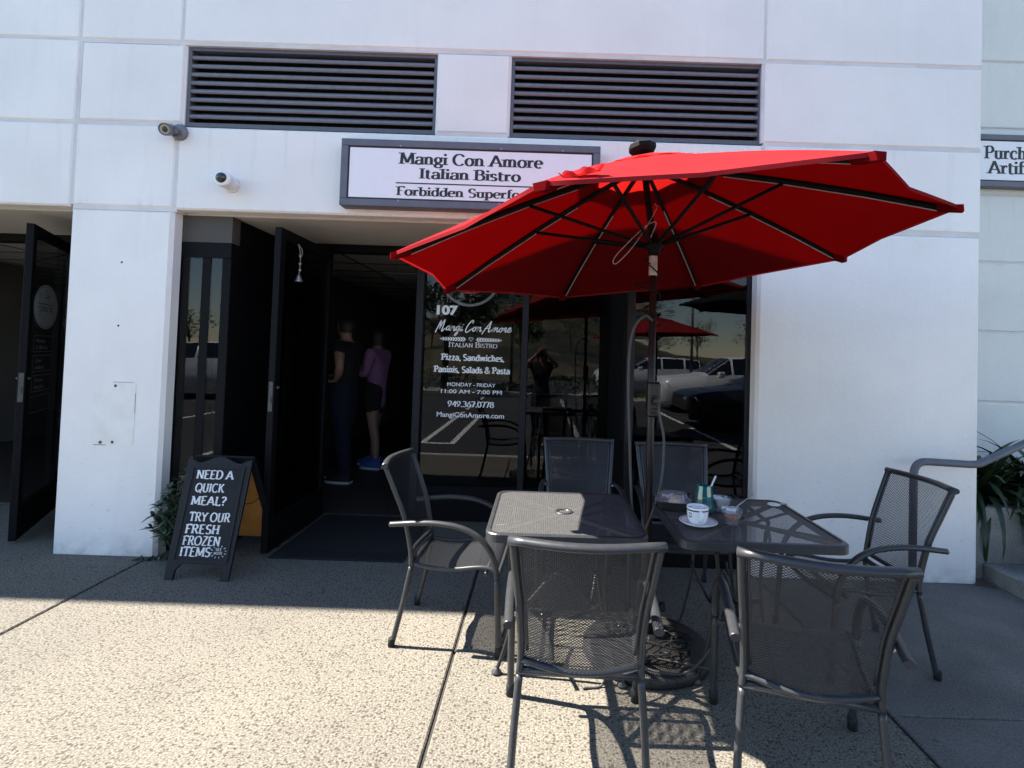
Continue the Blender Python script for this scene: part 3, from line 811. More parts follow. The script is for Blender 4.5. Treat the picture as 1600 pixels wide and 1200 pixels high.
cg = MB()
for i in range(10): cg.box(-7 + i * 1.22, -6.98 + i * 1.22, 1.1, 9, 2.374, 2.3795)
for j in range(13): cg.box(-7.1, 4.2, 1.4 + j * .61, 1.42 + j * .61, 2.3735, 2.379)
cg.build('ceiling_grid', M['ceilgrid'], bld)
tf = MB(); tf.box(-2.02, -1.32, 3.25, 3.82, 2.362, 2.3735, .003)
tf.build('ceiling_panel', M['white'], bld)
struct(MB().box(-7.1, 4.2, 1.03, 9, -.05, .012).build('cafe_floor', M['wood']), 'dark plank floor inside the cafe', 'floor')
MB().box(2.862, 2.889, TH + .001, .985, -.02, 6.29).build('side_wall', M['stucco'], bld)
# louvre vents
for (x0, x1) in ((-2.438, -.757), (-.26, 1.43)):
    vent = MB()
    vent.box(x0 + .001, x1 - .001, .10, .13, 2.853, 3.409)
    vo = vent.build('vent', M['ventdark'], bld)
    f = MB()
    fw = .022
    f.box(x0 + .001, x0 + fw, .03, .0995, 2.853, 3.392)
    f.box(x1 - fw, x1 - .001, .03, .0995, 2.853, 3.392)
    f.box(x0 + fw, x1 - fw, .028, .0995, 2.853, 2.853 + .028)
    f.box(x0 + fw, x1 - fw, .028, .0995, 3.392 - .02, 3.392)
    f.build('vent_frame', M['ventframe'], vo)
    s = MB()
    n = 8
    for i in range(n):
        z = 2.915 + i * (3.375 - 2.915) / n
        xa, xb = x0 + fw + .001, x1 - fw - .001
        prof = [(.036, z - .002), (.030, z + .006), (.031, z + .016), (.036, z + .023), (.090, z + .054), (.094, z + .046), (.046, z + .010), (.046, z - .001)]
        vs = [(x, p[0], p[1]) for x in (xa, xb) for p in prof]
        m = len(prof)
        s.add(vs, [tuple(range(m)), tuple(range(2 * m - 1, m - 1, -1))] + [(q, (q + 1) % m, m + (q + 1) % m, m + q) for q in range(m)])
    s.build('louvre', M['slat'], vo)
# painted-over patch and screw holes on the pier
p = MB()
pts = []
for cx, cz, a0 in ((-2.672, 1.108, 0), (-2.905, 1.108, 90), (-2.905, .735, 180), (-2.672, .735, 270)):
    pts += [(u, v) for u, v in arc(cx, cz, .022, .022, a0, a0 + 90, 5)]
p.prism(pts, (V((0, 0, 0)), V((1, 0, 0)), V((0, 0, 1)), V((0, -1, 0))), .0003, .0022, 0)
rng = random.Random(3)
for (x, z, r) in ((-2.785, 1.105, .009), (-2.787, .737, .009), (-2.865, .733, .010)):
    pts = [(x + r * (1 + .3 * rng.random()) * math.cos(t * PI / 4), z + r * (1 + .3 * rng.random()) * math.sin(t * PI / 4)) for t in range(8)]
    p.prism(pts, FR_WALL(0, 0, 0), .0023, .0029, 1)
for (x0, x1, z0, z1) in ((-2.80, -2.665, 1.1275, 1.130), (-2.652, -2.6495, .93, 1.06), (-2.91, -2.83, .7145, .718)):
    p.box(x0, x1, -.0029, -.0023, z0, z1, mi=1)
p.build('wall_patch', [M['patch'], M['dryleaf']], bld)
for (x, z) in ((-2.79, 1.92), (-2.79, 1.50)):
    h = MB().prism([(x + .007 * math.cos(t * PI / 4), z + .007 * math.sin(t * PI / 4)) for t in range(8)], FR_WALL(0, 0, 0), .0002, .001, 0)
    h.build('screw_hole', M['ventdark'], bld)
# storefront of our cafe
YG = 1.0
def frame_bar(mb, x0, x1, z0, z1, y0=.95, y1=1.05): mb.box(x0, x1, y0, y1, z0, z1, .004)
sf = MB()
frame_bar(sf, -2.12, .57, 2.205, 2.2705)
frame_bar(sf, -2.12, -2.06, 0, 2.204)
frame_bar(sf, -1.86, -1.80, 0, 2.204)
sf.build('door_header', M['blackframe'], bld)
YF = .103                      # the glazing either side of the vestibule stands flush behind the piers
def part_box(nm, mt, b, *a):
    return MB().box(*a, b).build(nm, M[mt], bld)
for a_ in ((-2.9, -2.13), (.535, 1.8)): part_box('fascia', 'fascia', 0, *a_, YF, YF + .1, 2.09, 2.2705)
for x0, x1 in ((-2.9, -2.131), (.536, 1.8)): part_box('side_header', 'blackframe', .003, x0, x1, YF + .001, YF + .09, 1.985, 2.0895)
for x0, x1 in ((-2.9, -2.55), (-2.325, -2.265), (-2.19, -2.13)): part_box('side_post', 'blackframe', .003, x0, x1, YF + .004, YF + .09, 0, 1.9845)
for x0, x1 in ((-2.55, -2.326), (-2.264, -2.191)): part_box('sill', 'blackframe', .003, x0, x1, YF + .006, YF + .085, 0, .08)
for a_ in ((-2.185, -2.135, YF + .0905, .949), (.575, .625, YF + .0905, 1.05)): part_box('return_panel', 'blackframe', .003, *a_, 0, 2.27)
for x0, x1, y0, y1, z1 in ((-1.055, -.99, .94, 1.05, 2.204), (-.165, -.11, .94, 1.05, 2.204), (.585, .635, YF + .002, YF + .09, 1.984), (1.392, 1.80, YF + .002, YF + .09, 1.984)):
    part_box('shopfront_post', 'postframe', .004, x0, x1, y0, y1, 0, z1)
for (x0, x1, y0) in ((-.99, -.165, .955), (-.11, .57, .955), (.636, 1.391, YF + .006)): part_box('bulkhead', 'blackframe', .004, x0 + .001, x1 - .001, y0, y0 + .08, 0, .285)
panes = {}
for nm, x0, x1, z0, z1, y0 in (('a', -2.549, -2.326, .081, 1.984, YF + .008), ('b', -2.264, -2.191, .081, 1.984, YF + .008), ('c', -.989, -.166, .286, 2.2045, .992), ('d', -.109, .569, .286, 2.2045, .992), ('e', .636, 1.391, .286, 1.984, YF + .008), ('f', -2.059, -1.861, .06, 2.2045, .992)):
    panes[nm] = MB().box(x0, x1, y0, y0 + .008, z0, z1).build('window', M['glass'], bld)
# glass lettering
t = MB()
F = FR_WALL(0, .9905, 0)
def fz(z): return (F[0] + V((0, 0, z)), F[1], F[2], F[3])
font_text(t, '107', fz(1.714), -.889, -.709, .074, .05)
text(t, 'Mangi Con Amore', fz(1.578), -.900, -.249, .082, 'script')
text(t, 'Italian Bistro', fz(1.441), -.778, -.368, .042, 'caps', small=.78)
text(t, 'Pizza, Sandwiches,', fz(1.330), -.840, -.306, .050, 'slab')
text(t, 'Paninis, Salads & Pasta', fz(1.227), -.898, -.253, .050, 'slab')
font_text(t, 'MONDAY - FRIDAY', fz(1.112), -.778, -.373, .032, .012)
font_text(t, '11:00 AM - 7:00 PM', fz(1.053), -.828, -.318, .033, .012)
text(t, '949.367.0778', fz(.941), -.769, -.379, .046, 'times')
font_text(t, 'MangiConAmore.com', fz(.854), -.857, -.292, .042, .012)
def leafquad(mb, fr, u, v, ang, l, wd):
    c, s = math.cos(ang), math.sin(ang)
    pts = [(0, 0), (l * .35, wd), (l * .75, wd * .7), (l, 0), (l * .75, -wd * .7), (l * .35, -wd)]
    o, eu, ev, en = fr
    _zj[0] = (_zj[0] + 1) % 12
    mb.add([o + eu * (u + a * c - b2 * s) + ev * (v + a * s + b2 * c) + en * (.0005 + .0001 * _zj[0]) for a, b2 in pts], [list(range(6))])
fr = fz(1.507)
for sgn in (-1, 1):
    for i in range(9):
        u = -.592 + sgn * (.045 + i * .022)
        for up in (-1, 1):
            leafquad(t, fr, u, 0, (0 if sgn > 0 else PI) + up * sgn * (.62), .034 - .0012 * i, .0055)
    leafquad(t, fr, -.592 + sgn * .235, 0, 0 if sgn > 0 else PI, .028, .005)
    pts = [(-.592 + sgn * (.04 + .2 * q / 6), .002 * math.sin(q)) for q in range(7)]
    for q in stroke_quads(pts, .003, .003): t.add([fr[0] + fr[1] * a + fr[2] * b2 + fr[3] * .0004 for a, b2 in q], [(0, 1, 2, 3)])
heart = [(-.592 + .0011 * 16 * math.sin(a) ** 3, .004 + .0011 * (13 * math.cos(a) - 5 * math.cos(2 * a) - 2 * math.cos(3 * a) - math.cos(4 * a))) for a in [i * 2 * PI / 24 for i in range(25)]]
for q in stroke_quads(heart, .0035, .0035): t.add([fr[0] + fr[1] * a + fr[2] * b2 + fr[3] * .0004 for a, b2 in q], [(0, 1, 2, 3)])
t.build('lettering', M['vinyl'], panes['c'])
rg = MB()
for q in stroke_quads(arc(-.616, 2.04, .245, .245, 0, 360, 48), .022, .022): rg.add([V((a, .9885, b2)) for a, b2 in q], [(0, 1, 2, 3)])
rg.build('round_emblem', M['greyvinyl'], panes['c'])
rd = MB().add([V((-.616 + .2 * math.cos(i * PI / 16), .9895, 2.06 + .17 * math.sin(i * PI / 16))) for i in range(32)], [list(range(32))])
rd.build('emblem_disc', M['redemblem'], panes['c'])
# open glass door of our cafe: leaf stands square to the shopfront
def door(hx, hy, fx, fy, zt, lab, lettering=None):
    L = math.hypot(fx - hx, fy - hy)
    ang = math.atan2(fy - hy, fx - hx)
    d = bpy.data.objects.new('door', None); C.objects.link(d); d.parent = bld
    d.location = (hx, hy, 0); d.rotation_euler = (0, 0, ang)
    m = MB()
    m.box(0, .06, -.022, .022, .02, zt, .003); m.box(L - .07, L, -.022, .022, .02, zt, .003)
    m.box(.06, L - .07, -.022, .022, .02, .24, .003); m.box(.06, L - .07, -.022, .022, zt - .07, zt, .003)
    o = m.build('door_leaf', M['blackframe'], bld); o.location = d.location; o.rotation_euler = d.rotation_euler
    bpy.data.objects.remove(d)
    gl = MB().box(.0605, L - .0705, -.004, .004, .2405, zt - .0705).build('door_glass', M['glass'], o)
    e = MB()
    e.box(L + .0003, L + .004, -.014, .014, .96, 1.16, .001)
    e.box(L + .0045, L + .012, -.006, .006, 1.02, 1.06, .001)
    e.lathe([(.011, 0), (.011, .012), (.006, .016)], 12, 0, Matrix.Translation((L - .035, -.022, 1.12)) @ Matrix.Rotation(PI / 2, 4, 'X'))
    e.lathe([(.011, 0), (.011, .012), (.006, .016)], 12, 0, Matrix.Translation((L - .035, .022, 1.12)) @ Matrix.Rotation(-PI / 2, 4, 'X'))
    e.build('lock', M['glide'], o)
    return o
door(-1.79, .97, -1.800, .07, 2.205, '')
dl = door(-4.0, 1.0, -3.54, .14, 2.19, '')
dl_len = math.hypot(.46, .86)
dl_ang = math.atan2(-.86, .46)
# lettering on the neighbour's door: face towards +x side of the leaf
mtx = Matrix.Translation((-4.0, 1.0, 0)) @ Matrix.Rotation(dl_ang, 4, 'Z')
on = V((0, 1, 0))       # leaf-local normal facing the camera
t = MB(); ov = MB()
FRD = (V((0, .0045, 0)), V((-1, 0, 0)), V((0, 0, 1)), V((0, 1, 0)))   # text runs from the free edge to the hinge
def fd(z, n=0): return (FRD[0] + V((0, n, z)), FRD[1], FRD[2], FRD[3])
UL = -(dl_len - .13)
ovc = (UL + .28, 1.635)
ov.add([FRD[0] + FRD[1] * (ovc[0] + .27 * math.cos(i * PI / 20)) + V((0, .0003, ovc[1] + .165 * math.sin(i * PI / 20))) for i in range(40)], [list(range(40))])
ovo = ov.build('oval_sticker', M['ovalvinyl'], dl)
ink = MB()
text(ink, 'CHOCOL', fd(1.60, .0005), ovc[0] - .15, ovc[0] + .15, .035, 'serif')


rr = []
for q in stroke_quads(arc(ovc[0], ovc[1], .255, .152, 0, 360, 40), .004, .004): ink.add([FRD[0] + FRD[1] * a + FRD[2] * b2 + FRD[3] * .0011 for a, b2 in q], [(0, 1, 2, 3)])
for (u, v, s_) in ((-.15, .07, 1), (-.17, 0, 1), (-.14, -.06, 1)):
    cur = [(ovc[0] + u + .03 * s_ * math.cos(a) * (1 - a / 9), ovc[1] + v + .03 * math.sin(a) * (1 - a / 9)) for a in [i * .4 for i in range(16)]]
    for q in stroke_quads(cur, .006, .006): ink.add([FRD[0] + FRD[1] * a + FRD[2] * b2 + FRD[3] * .0011 for a, b2 in q], [(0, 1, 2, 3)])
text(ink, 'Lu', fd(1.70, .0005), ovc[0] - .05, ovc[0] + .05, .06, 'script')
for q in stroke_quads([(ovc[0] - .16, ovc[1] - .01 + .03), (ovc[0] + .16, ovc[1] + .02)], .006, .006): ink.add([FRD[0] + FRD[1] * a + FRD[2] * b2 + FRD[3] * .0012 for a, b2 in q], [(0, 1, 2, 3)])
ink.build('sticker_print', M['ink'], dl)
pl = MB()
for z0, rows in ((1.30, ('Monday', '11:00 am')), (1.155, ('Open', 'before')), (1.01, ('Phone:', 'Mobile:')), (.86, ('', ''))):
    u0, u1 = UL + .05, UL + .47
    o, eu, ev, en = fd(z0)
    for (a0, a1, b0, b1) in ((u0, u1, 0, .004), (u0, u1, .116, .12), (u0, u0 + .004, .004, .116), (u1 - .004, u1, .004, .116)):
        pl.add([o + eu * a + ev * b2 + en * .0004 for a, b2 in ((a0, b0), (a1, b0), (a1, b1), (a0, b1))], [(0, 1, 2, 3)])
    for r_, s in enumerate(rows):
        if s: font_text(pl, s, fd(z0 + .07 - r_ * .05), u0 + .06, u0 + .06 + .03 * len(s), .028, .01)
pl.build('door_lettering', M['greyvinyl'], dl)
part_box('shop_header', 'blackframe', .004, -7.1, -2.985, .95, 1.05, 2.205, 2.2705)
for x0 in (-4.08, -5.2): part_box('shop_post', 'blackframe', .004, x0, x0 + .06, .95, 1.05, 0, 2.2045)
# neighbouring shop set back on the right
nb = thing('neighbour_building', 'pale stucco shop wall set back on the right behind the planter', 'building')
w = MB()
zs = [-.1, .54, 1.122, 1.712, 2.30, 2.88, 3.44, 4.02, 4.7, 5.5]
for i in range(len(zs) - 1):
    for (x0, x1) in ((2.70, 7.1), (7.1, 12)):
        o0 = len(w.v); panel(x0, x1, zs[i], zs[i + 1])
        for q in range(o0, len(w.v)): w.v[q] = (w.v[q][0], w.v[q][1] + .98, w.v[q][2])
w.build('wall', M['stucco_far'], nb)
gv = MB()
for z in zs[1:-1]: gv.box(2.71, 11.98, .992, 1.08, z - .016, z + .016)
gv.build('panel_joint', M['groove'], nb)
MB().box(2.7, 12, 1.13, 5.5, -.1, 5.55).build('inside_wall', M['blackroom'], nb)

# ------------------------------------------------------------------ signs
def sign_box(name, lab, x0, x1, z0, z1, y_back, dep, bw):
    s = thing(name, lab, 'sign', ((x0 + x1) / 2, y_back, z0))
    s_off = V(s.location)
    def sh(mb):
        mb.v = [tuple(V(p) - s_off) for p in mb.v]; return mb
    y0 = y_back - dep
    m = MB()
    m.box(x0, x1, y0, y_back - .001, z1 - bw, z1, .003); m.box(x0, x1, y0, y_back - .001, z0, z0 + bw, .003)
    m.box(x0, x0 + bw, y0, y_back - .001, z0 + bw, z1 - bw, .003); m.box(x1 - bw, x1, y0, y_back - .001, z0 + bw, z1 - bw, .003)
    sh(m).build('sign_frame', M['signframe'], s)
    m = MB()
    i = bw; t_ = .011
    m.box(x0 + i, x1 - i, y0 + .010, y0 + .02, z0 + i, z1 - i)
    sh(m).build('gasket', M['ink'], s)
    m = MB().box(x0 + i + t_, x1 - i - t_, y0 + .006, y0 + .0095, z0 + i + t_, z1 - i - t_)
    fo = sh(m).build('sign_panel', M['signface'], s)
    return s, fo, sh, y0 + .006
sg, face, sh, yf = sign_box('shop_sign', 'white sign box with Mangi Con Amore in black serif letters above the door', -1.332, .343, 2.322, 2.757, -.002, .105, .045)
t = MB()
def fs_(z): return FR_WALL(0, yf, z)
text(t, 'Mangi Con Amore', fs_(2.603), -.962, -.023, .073, 'serif')
text(t, 'Italian Bistro', fs_(2.511), -.825, -.165, .066, 'serif')
t.box(-.972, -.015, yf - .0012, yf - .0004, 2.474, 2.482)
sh(t).build('lettering', M['ink'], face)
t = MB()
text(t, 'Forbidden Superfoods', fs_(2.398), -.973, -.02, .056, 'serif')
sh(t).build('lettering', M['ink'], face)
for x in (-.95, -.3, .1):
    hw = MB().lathe([(.004, 0), (.004, .006)], 8, 0, Matrix.Translation((x, yf - .004, 2.757 - .040)) @ Matrix.Rotation(PI / 2, 4, 'X'))
    sh(hw).build('screw', M['steel'], sg)
    hw = MB().lathe([(.004, 0), (.004, .006)], 8, 0, Matrix.Translation((x, yf - .004, 2.322 + .040)) @ Matrix.Rotation(PI / 2, 4, 'X'))
    sh(hw).build('screw', M['steel'], sg)
sg2, face2, sh2, yf2 = sign_box('shop_sign', 'white sign box reading Purch and Artifi on the set back right wall', 3.45, 5.6, 2.92, 3.36, .978, .08, .046)
t = MB()
text(t, 'Purch', FR_WALL(0, yf2, 3.155), 3.635, 4.00, .105, 'serif')
sh2(t).build('lettering', M['ink'], face2)
t = MB()
text(t, 'Artifi', FR_WALL(0, yf2, 3.03), 3.66, 4.02, .105, 'serif')
sh2(t).build('lettering', M['ink'], face2)

# ------------------------------------------------------------------ security cameras
c = thing('security_camera', 'grey bullet security camera at the corner of the left vent', 'camera', (-2.445, -.002, 2.795))
MB().lathe([(.052, 0), (.052, .022), (.040, .032)], 24, 0, Matrix.Rotation(PI / 2, 4, 'X')).build('camera_mount', M['camgrey'], c)
d = V((.12, -.92, -.34)).normalized()
q = d.to_track_quat('Z', 'Y').to_matrix().to_4x4()
base = V((-.038, -.02, .012))
m = MB().lathe([(.016, 0), (.016, .05)], 12, 0, Matrix.Translation((0, -.028, 0)) @ q)
m.lathe([(.030, .025), (.038, .029), (.039, .105), (.036, .110), (.036, .103), (.031, .100)], 24, 0, Matrix.Translation(base) @ q)
m.build('camera_body', M['camgrey'], c)
MB().lathe([(.031, .098), (.030, .102), (.020, .102), (.018, .099)], 24, 0, Matrix.Translation(base) @ q).build('camera_ring', M['lensring'], c)
MB().lathe([(.018, .0985), (.016, .104), (.008, .107), (.0001, .108)], 20, 0, Matrix.Translation(base) @ q).build('lens', M['lens'], c)
c = thing('security_camera', 'white dome security camera below the left vent', 'camera', (-2.085, -.002, 2.455))
d = V((.02, -1, .06)).normalized()
q = d.to_track_quat('Z', 'Y').to_matrix().to_4x4()
MB().lathe([(.050, 0), (.050, .012), (.045, .016)], 24, 0, Matrix.Translation((.0, 0, 0)) @ Matrix.Rotation(PI / 2, 4, 'X')).build('camera_mount', M['white'], c)
MB().lathe([(.046, .0), (.048, .02), (.048, .09), (.053, .094), (.053, .115), (.046, .122), (.034, .122)], 28, 0, Matrix.Translation((.006, -.018, 0)) @ q).build('camera_body', M['white'], c)
MB().lathe([(.034, .12)] + [(.034 * math.cos(a), .12 + .030 * math.sin(a)) for a in (.3, .6, .9, 1.2, 1.5)], 24, 0, Matrix.Translation((.006, -.018, 0)) @ q).build('lens', M['lens'], c)
# ------------------------------------------------------------------ umbrellas
def make_umbrella(base, lab, group, tilt=(-0.101, 0.044), ph=3.467, R=1.209, drop=0.467, apex=(.472, -.945, 2.358), foot=(.545, -.955), cloth='canopy', detail=True):
    u = thing('patio_umbrella', lab, 'umbrella', (foot[0], foot[1], base), 0, group)
    off = V((foot[0], foot[1], base))
    def B(mb, nm, mt, par=u):
        mb.v = [tuple(V(p) - off) for p in mb.v]
        return mb.build(nm, mt, par)
    n = V((tilt[0], tilt[1], 1)).normalized()
    e1 = (V((1, 0, 0)) - n * n.x).normalized(); e2 = n.cross(e1)
    ap = V(apex)
    def at(k, f, lift=0.0):
        """point a fraction f out along rib k (k may be fractional: between ribs the cloth sags in)"""
        a = ph - k * PI / 4
        fr = abs(k - round(k)) * 2                      # 0 on a rib, 1 midway
        chord = math.cos(PI / 8) / math.cos((abs(k - math.floor(k) - .5)) * PI / 4)
        rad = R * f * chord
        rad *= 1 - .038 * fr * f
        rad_rib = R * f
        dz = drop * (f * .80 + f * f * .20) - .03 * fr * math.sin(PI * f) * .5
        return ap + (e1 * math.cos(a) + e2 * math.sin(a)) * rad - n * (dz - lift)
    def cloth_rings(f0, f1, nf, lift, wave=0):
        P = []
        for i in range(nf + 1):
            f = f0 + (f1 - f0) * i / nf
            row = []
            for k in range(65):
                p = at(k / 8 % 8, f, lift)
                if wave and i == nf: p += n * (-.010 + .006 * math.sin(k * 1.9))
                row.append(p)
            P.append(row)
        return P
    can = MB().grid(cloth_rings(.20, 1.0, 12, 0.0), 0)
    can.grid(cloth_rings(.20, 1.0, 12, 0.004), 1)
    # hem turned down all round and pockets at the tips
    hem = []
    for dz in (-.004, .010):
        hem.append([at(k / 8 % 8, 1.0) - n * dz for k in range(65)])
    can.grid(hem, 1)
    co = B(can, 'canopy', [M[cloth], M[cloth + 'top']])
    vt = MB().grid(cloth_rings(.02, .30, 5, .022, 1))
    B(vt, 'vent_flap', M[cloth + 'top'], co)
    if detail:
        fl = MB()       # ruffled tie strap bunched near the front tip
        c0 = at(6.90, .955, .010)
        rad_d = (at(6.86, 1.0) - at(6.86, .8)).normalized(); side = n.cross(rad_d).normalized()
        Pq = []
        for i in range(97):
            a = i * PI / 48
            wv_ = .007 * math.sin(a * 7)
            c_, s_ = math.cos(a), math.sin(a)
            p = c0 + side * (.056 * c_) + rad_d * (.026 * s_)
            Pq.append([p + n * (.0), p + (side * c_ + rad_d * s_) * (.012 + .004 * math.sin(a * 9)) + n * (.014 + wv_)])
        fl.grid(Pq)
        fl.grid([[c0 + side * (.056 * math.cos(i * PI / 18) * r) + rad_d * (.026 * math.sin(i * PI / 18) * r) + n * (.006 + .003 * math.sin(i * 1.05) * r) for i in range(37)] for r in (.05, .5, 1)])
        B(fl, 'ruffle', M[cloth + 'top'], co)
    for k in range(8):
        a = ph - k * PI / 4
        rad = e1 * math.cos(a) + e2 * math.sin(a)
        pk = MB()
        tp = at(k, 1.0)
        sd = n.cross(rad)
        pk.add([tp + rad * .012 + sd * .022, tp + rad * .012 - sd * .022, tp - rad * .075 - sd * .022 + n * .028 - n * .012, tp - rad * .075 + sd * .022 + n * .028 - n * .012,
                tp + rad * .012 + sd * .016 - n * .026, tp + rad * .012 - sd * .016 - n * .026, tp - rad * .07 - sd * .016 - n * .006, tp - rad * .07 + sd * .016 - n * .006],
               [(0, 1, 2, 3), (4, 5, 6, 7), (0, 1, 5, 4), (1, 2, 6, 5), (2, 3, 7, 6), (3, 0, 4, 7)])
        B(pk, 'tip_pocket', M[cloth], co)
    # metal skeleton
    neck = V((.53 - .545 + foot[0], foot[1] + .003, base + 1.95))
    top = ap + n * .02
    pm = MB()
    pm.tube([V((foot[0], foot[1], base + .12)), V((neck.x + .002, neck.y, neck.z - .02))], .0180, 16)
    po = B(pm, 'pole', M['pole'])
    um = MB().tube([neck, ap - n * .01], .0165, 12)
    B(um, 'upper_pole', M['ribs'])
    axis = (ap - neck).normalized()
    qn = axis.to_track_quat('Z', 'Y').to_matrix().to_4x4()
    hb = MB()
    hb.lathe([(.022, -.05), (.030, -.045), (.030, -.02), (.046, -.015), (.046, .012), (.030, .016), (.026, .05), (.020, .055)], 16, 0, Matrix.Translation(neck) @ qn)
    B(hb, 'runner_hub', M['ribs'])
    th = MB().lathe([(.018, -.06), (.04, -.05), (.04, -.02), (.02, -.01)], 16, 0, Matrix.Translation(ap) @ n.to_track_quat('Z', 'Y').to_matrix().to_4x4())
    B(th, 'top_hub', M['ribs'])
    for k in range(8):
        a = ph - k * PI / 4
        rad = e1 * math.cos(a) + e2 * math.sin(a)
        pts = [at(k, f) - n * .020 for f in (.03, .25, .5, .75, .955)]
        sd = n.cross(rad)
        rb = MB().tube(spline(pts, 3), .0105, 6, up=n, flat=1.25)
        ro = B(rb, 'rib', M['ribs'])
        if detail:
            ls = MB()
            L = [at(k, f) - n * .0375 for f in (.30, .5, .75, .945)]
            for i in range(3):
                p, q = L[i], L[i + 1]
                ls.add([p - sd * .0026, p + sd * .0026, q + sd * .0026, q - sd * .0026, p - sd * .0026 + n * .003, p + sd * .0026 + n * .003, q + sd * .0026 + n * .003, q - sd * .0026 + n * .003],
                       [(0, 1, 2, 3), (4, 5, 6, 7), (0, 1, 5, 4), (2, 3, 7, 6), (0, 3, 7, 4), (1, 2, 6, 5)])
            B(ls, 'light_strip', M['ledstrip'], ro)
        mid = at(k, .50) - n * .032
        st = MB().tube([neck + rad * .04, mid], .0085, 6)
        B(st, 'strut', M['ribs'])
    cp = MB()
    cm = Matrix.Translation(ap) @ n.to_track_quat('Z', 'Y').to_matrix().to_4x4()
    cp.lathe([(.020, .0), (.022, .030), (.055, .045), (.068, .062), (.068, .082), (.052, .094), (.0001, .096)], 8, 0, cm, smooth=False)
    B(cp, 'solar_cap', M['ribs'])
    if detail:
        lb = MB().tube([V((neck.x + .001, neck.y, neck.z - .15)), V((neck.x + .001, neck.y, neck.z - .055))], .0203, 16, caps=False)
        B(lb, 'paper_label', M['label'], po)
        cb = MB().box(foot[0] - .030, foot[0] + .030, foot[1] - .045, foot[1] + .022, base + 1.12, base + 1.285, .008)
        cb.lathe([(.014, 0), (.014, .03), (.010, .034)], 12, 0, Matrix.Translation((foot[0], foot[1] - .045, base + 1.2)) @ Matrix.Rotation(PI / 2, 4, 'X'))
        for z in (1.14, 1.16, 1.18, 1.20, 1.22): cb.tube([V((foot[0] + .031 * math.cos(i * PI / 8), foot[1] - .012 + .036 * math.sin(i * PI / 8), base + z)) for i in range(16)], .004, 5, closed=True)
        B(cb, 'crank_box', M['pole'], po)
        cd = MB()
        cd.tube(spline([neck + V((-.02, -.03, .03)), neck + V((.0, -.045, .1)), neck + V((-.06, -.05, .07)), neck + V((-.19, -.055, -.07)), neck + V((-.185, -.055, -.105)), neck + V((-.10, -.05, -.01)), neck + V((-.0, -.03, .16)), neck + V((-.002, -.018, .20))], 8), .0022, 5)
        B(cd, 'pull_cord', M['ledstrip'])
        wr = []
        for i in range(70):
            tq = i / 69
            a = tq * PI * 7
            r_ = .030 + .02 * abs(math.sin(tq * 9 + 1)) + (.05 if .28 < tq < .42 else 0) * math.sin((tq - .28) / .14 * PI)
            z = neck.z - .02 - tq * .42
            wr.append(V((foot[0] - .012 + math.cos(a) * r_ - (.02 if .2 < tq < .5 else 0), foot[1] + math.sin(a) * r_, z)))
        w_ = MB().tube(wr, .0035, 5)
        B(w_, 'wire', M['ribs'])
    return u
umb = make_umbrella(0.0, 'red canvas umbrella tilted over the two mesh tables, with black ribs and pale light strips', None)
def make_base(x, y, z, lab, group=None):
    b = thing('umbrella_base', lab, 'umbrella base', (x, y, z))
    m = MB()
    m.lathe([(.295, .002), (.300, .012), (.300, .040), (.288, .052), (.20, .058), (.09, .075), (.05, .085), (.045, .10)], 48)
    m.build('base_plate', M['ironmesh'], b)
    s = MB().lathe([(.030, .08), (.030, .34), (.026, .36)], 20)
    s.build('base_tube', M['iron'], b)
    k = MB().lathe([(.008, .0), (.008, .03), (.022, .032), (.024, .05), (.018, .055)], 10, 0, Matrix.Translation((.028, -.004, .22)) @ Matrix.Rotation(PI / 2, 4, 'Y'))
    k.build('knob', M['rubber'], b)
    sc = MB()
    for i in range(10):
        a = i * PI / 5
        c0 = V((.165 * math.cos(a), .165 * math.sin(a), .068))
        rd, td = V((math.cos(a), math.sin(a), 0)), V((-math.sin(a), math.cos(a), 0))
        pts = [c0 + rd * (.055 * math.cos(q) * (1 - q / 9)) + td * (.04 * math.sin(q) * (1 - q / 9)) for q in [j * .45 for j in range(15)]]
        sc.tube(pts, .006, 5)
    sc.build('scrollwork', M['iron'], b)
    return b
def mk_ironmesh():
    m, t, o = mat('cast_iron_lattice')
    co = coords(t, 'Object', (1, 1, 1))
    s = nt_sep(t, co)
    a = math_n(t, 'SINE', math_n(t, 'MULTIPLY', math_n(t, 'ADD', s[0], s[1]), 380))
    b = math_n(t, 'SINE', math_n(t, 'MULTIPLY', math_n(t, 'SUBTRACT', s[0], s[1]), 380))
    h = math_n(t, 'MULTIPLY', a, b)
    c = ramp(t, h, [(0.35, (.03, .027, .024)), (.7, (.012, .012, .012))]).outputs[0]
    p = principled(t, o, c, 0.45, .2, .5)
    bump(t, p, h, .4, .003)
    return m
M['ironmesh'] = mk_ironmesh()
make_base(.545, -.955, 0.0, 'round black cast umbrella base with scrolls under the red umbrella')

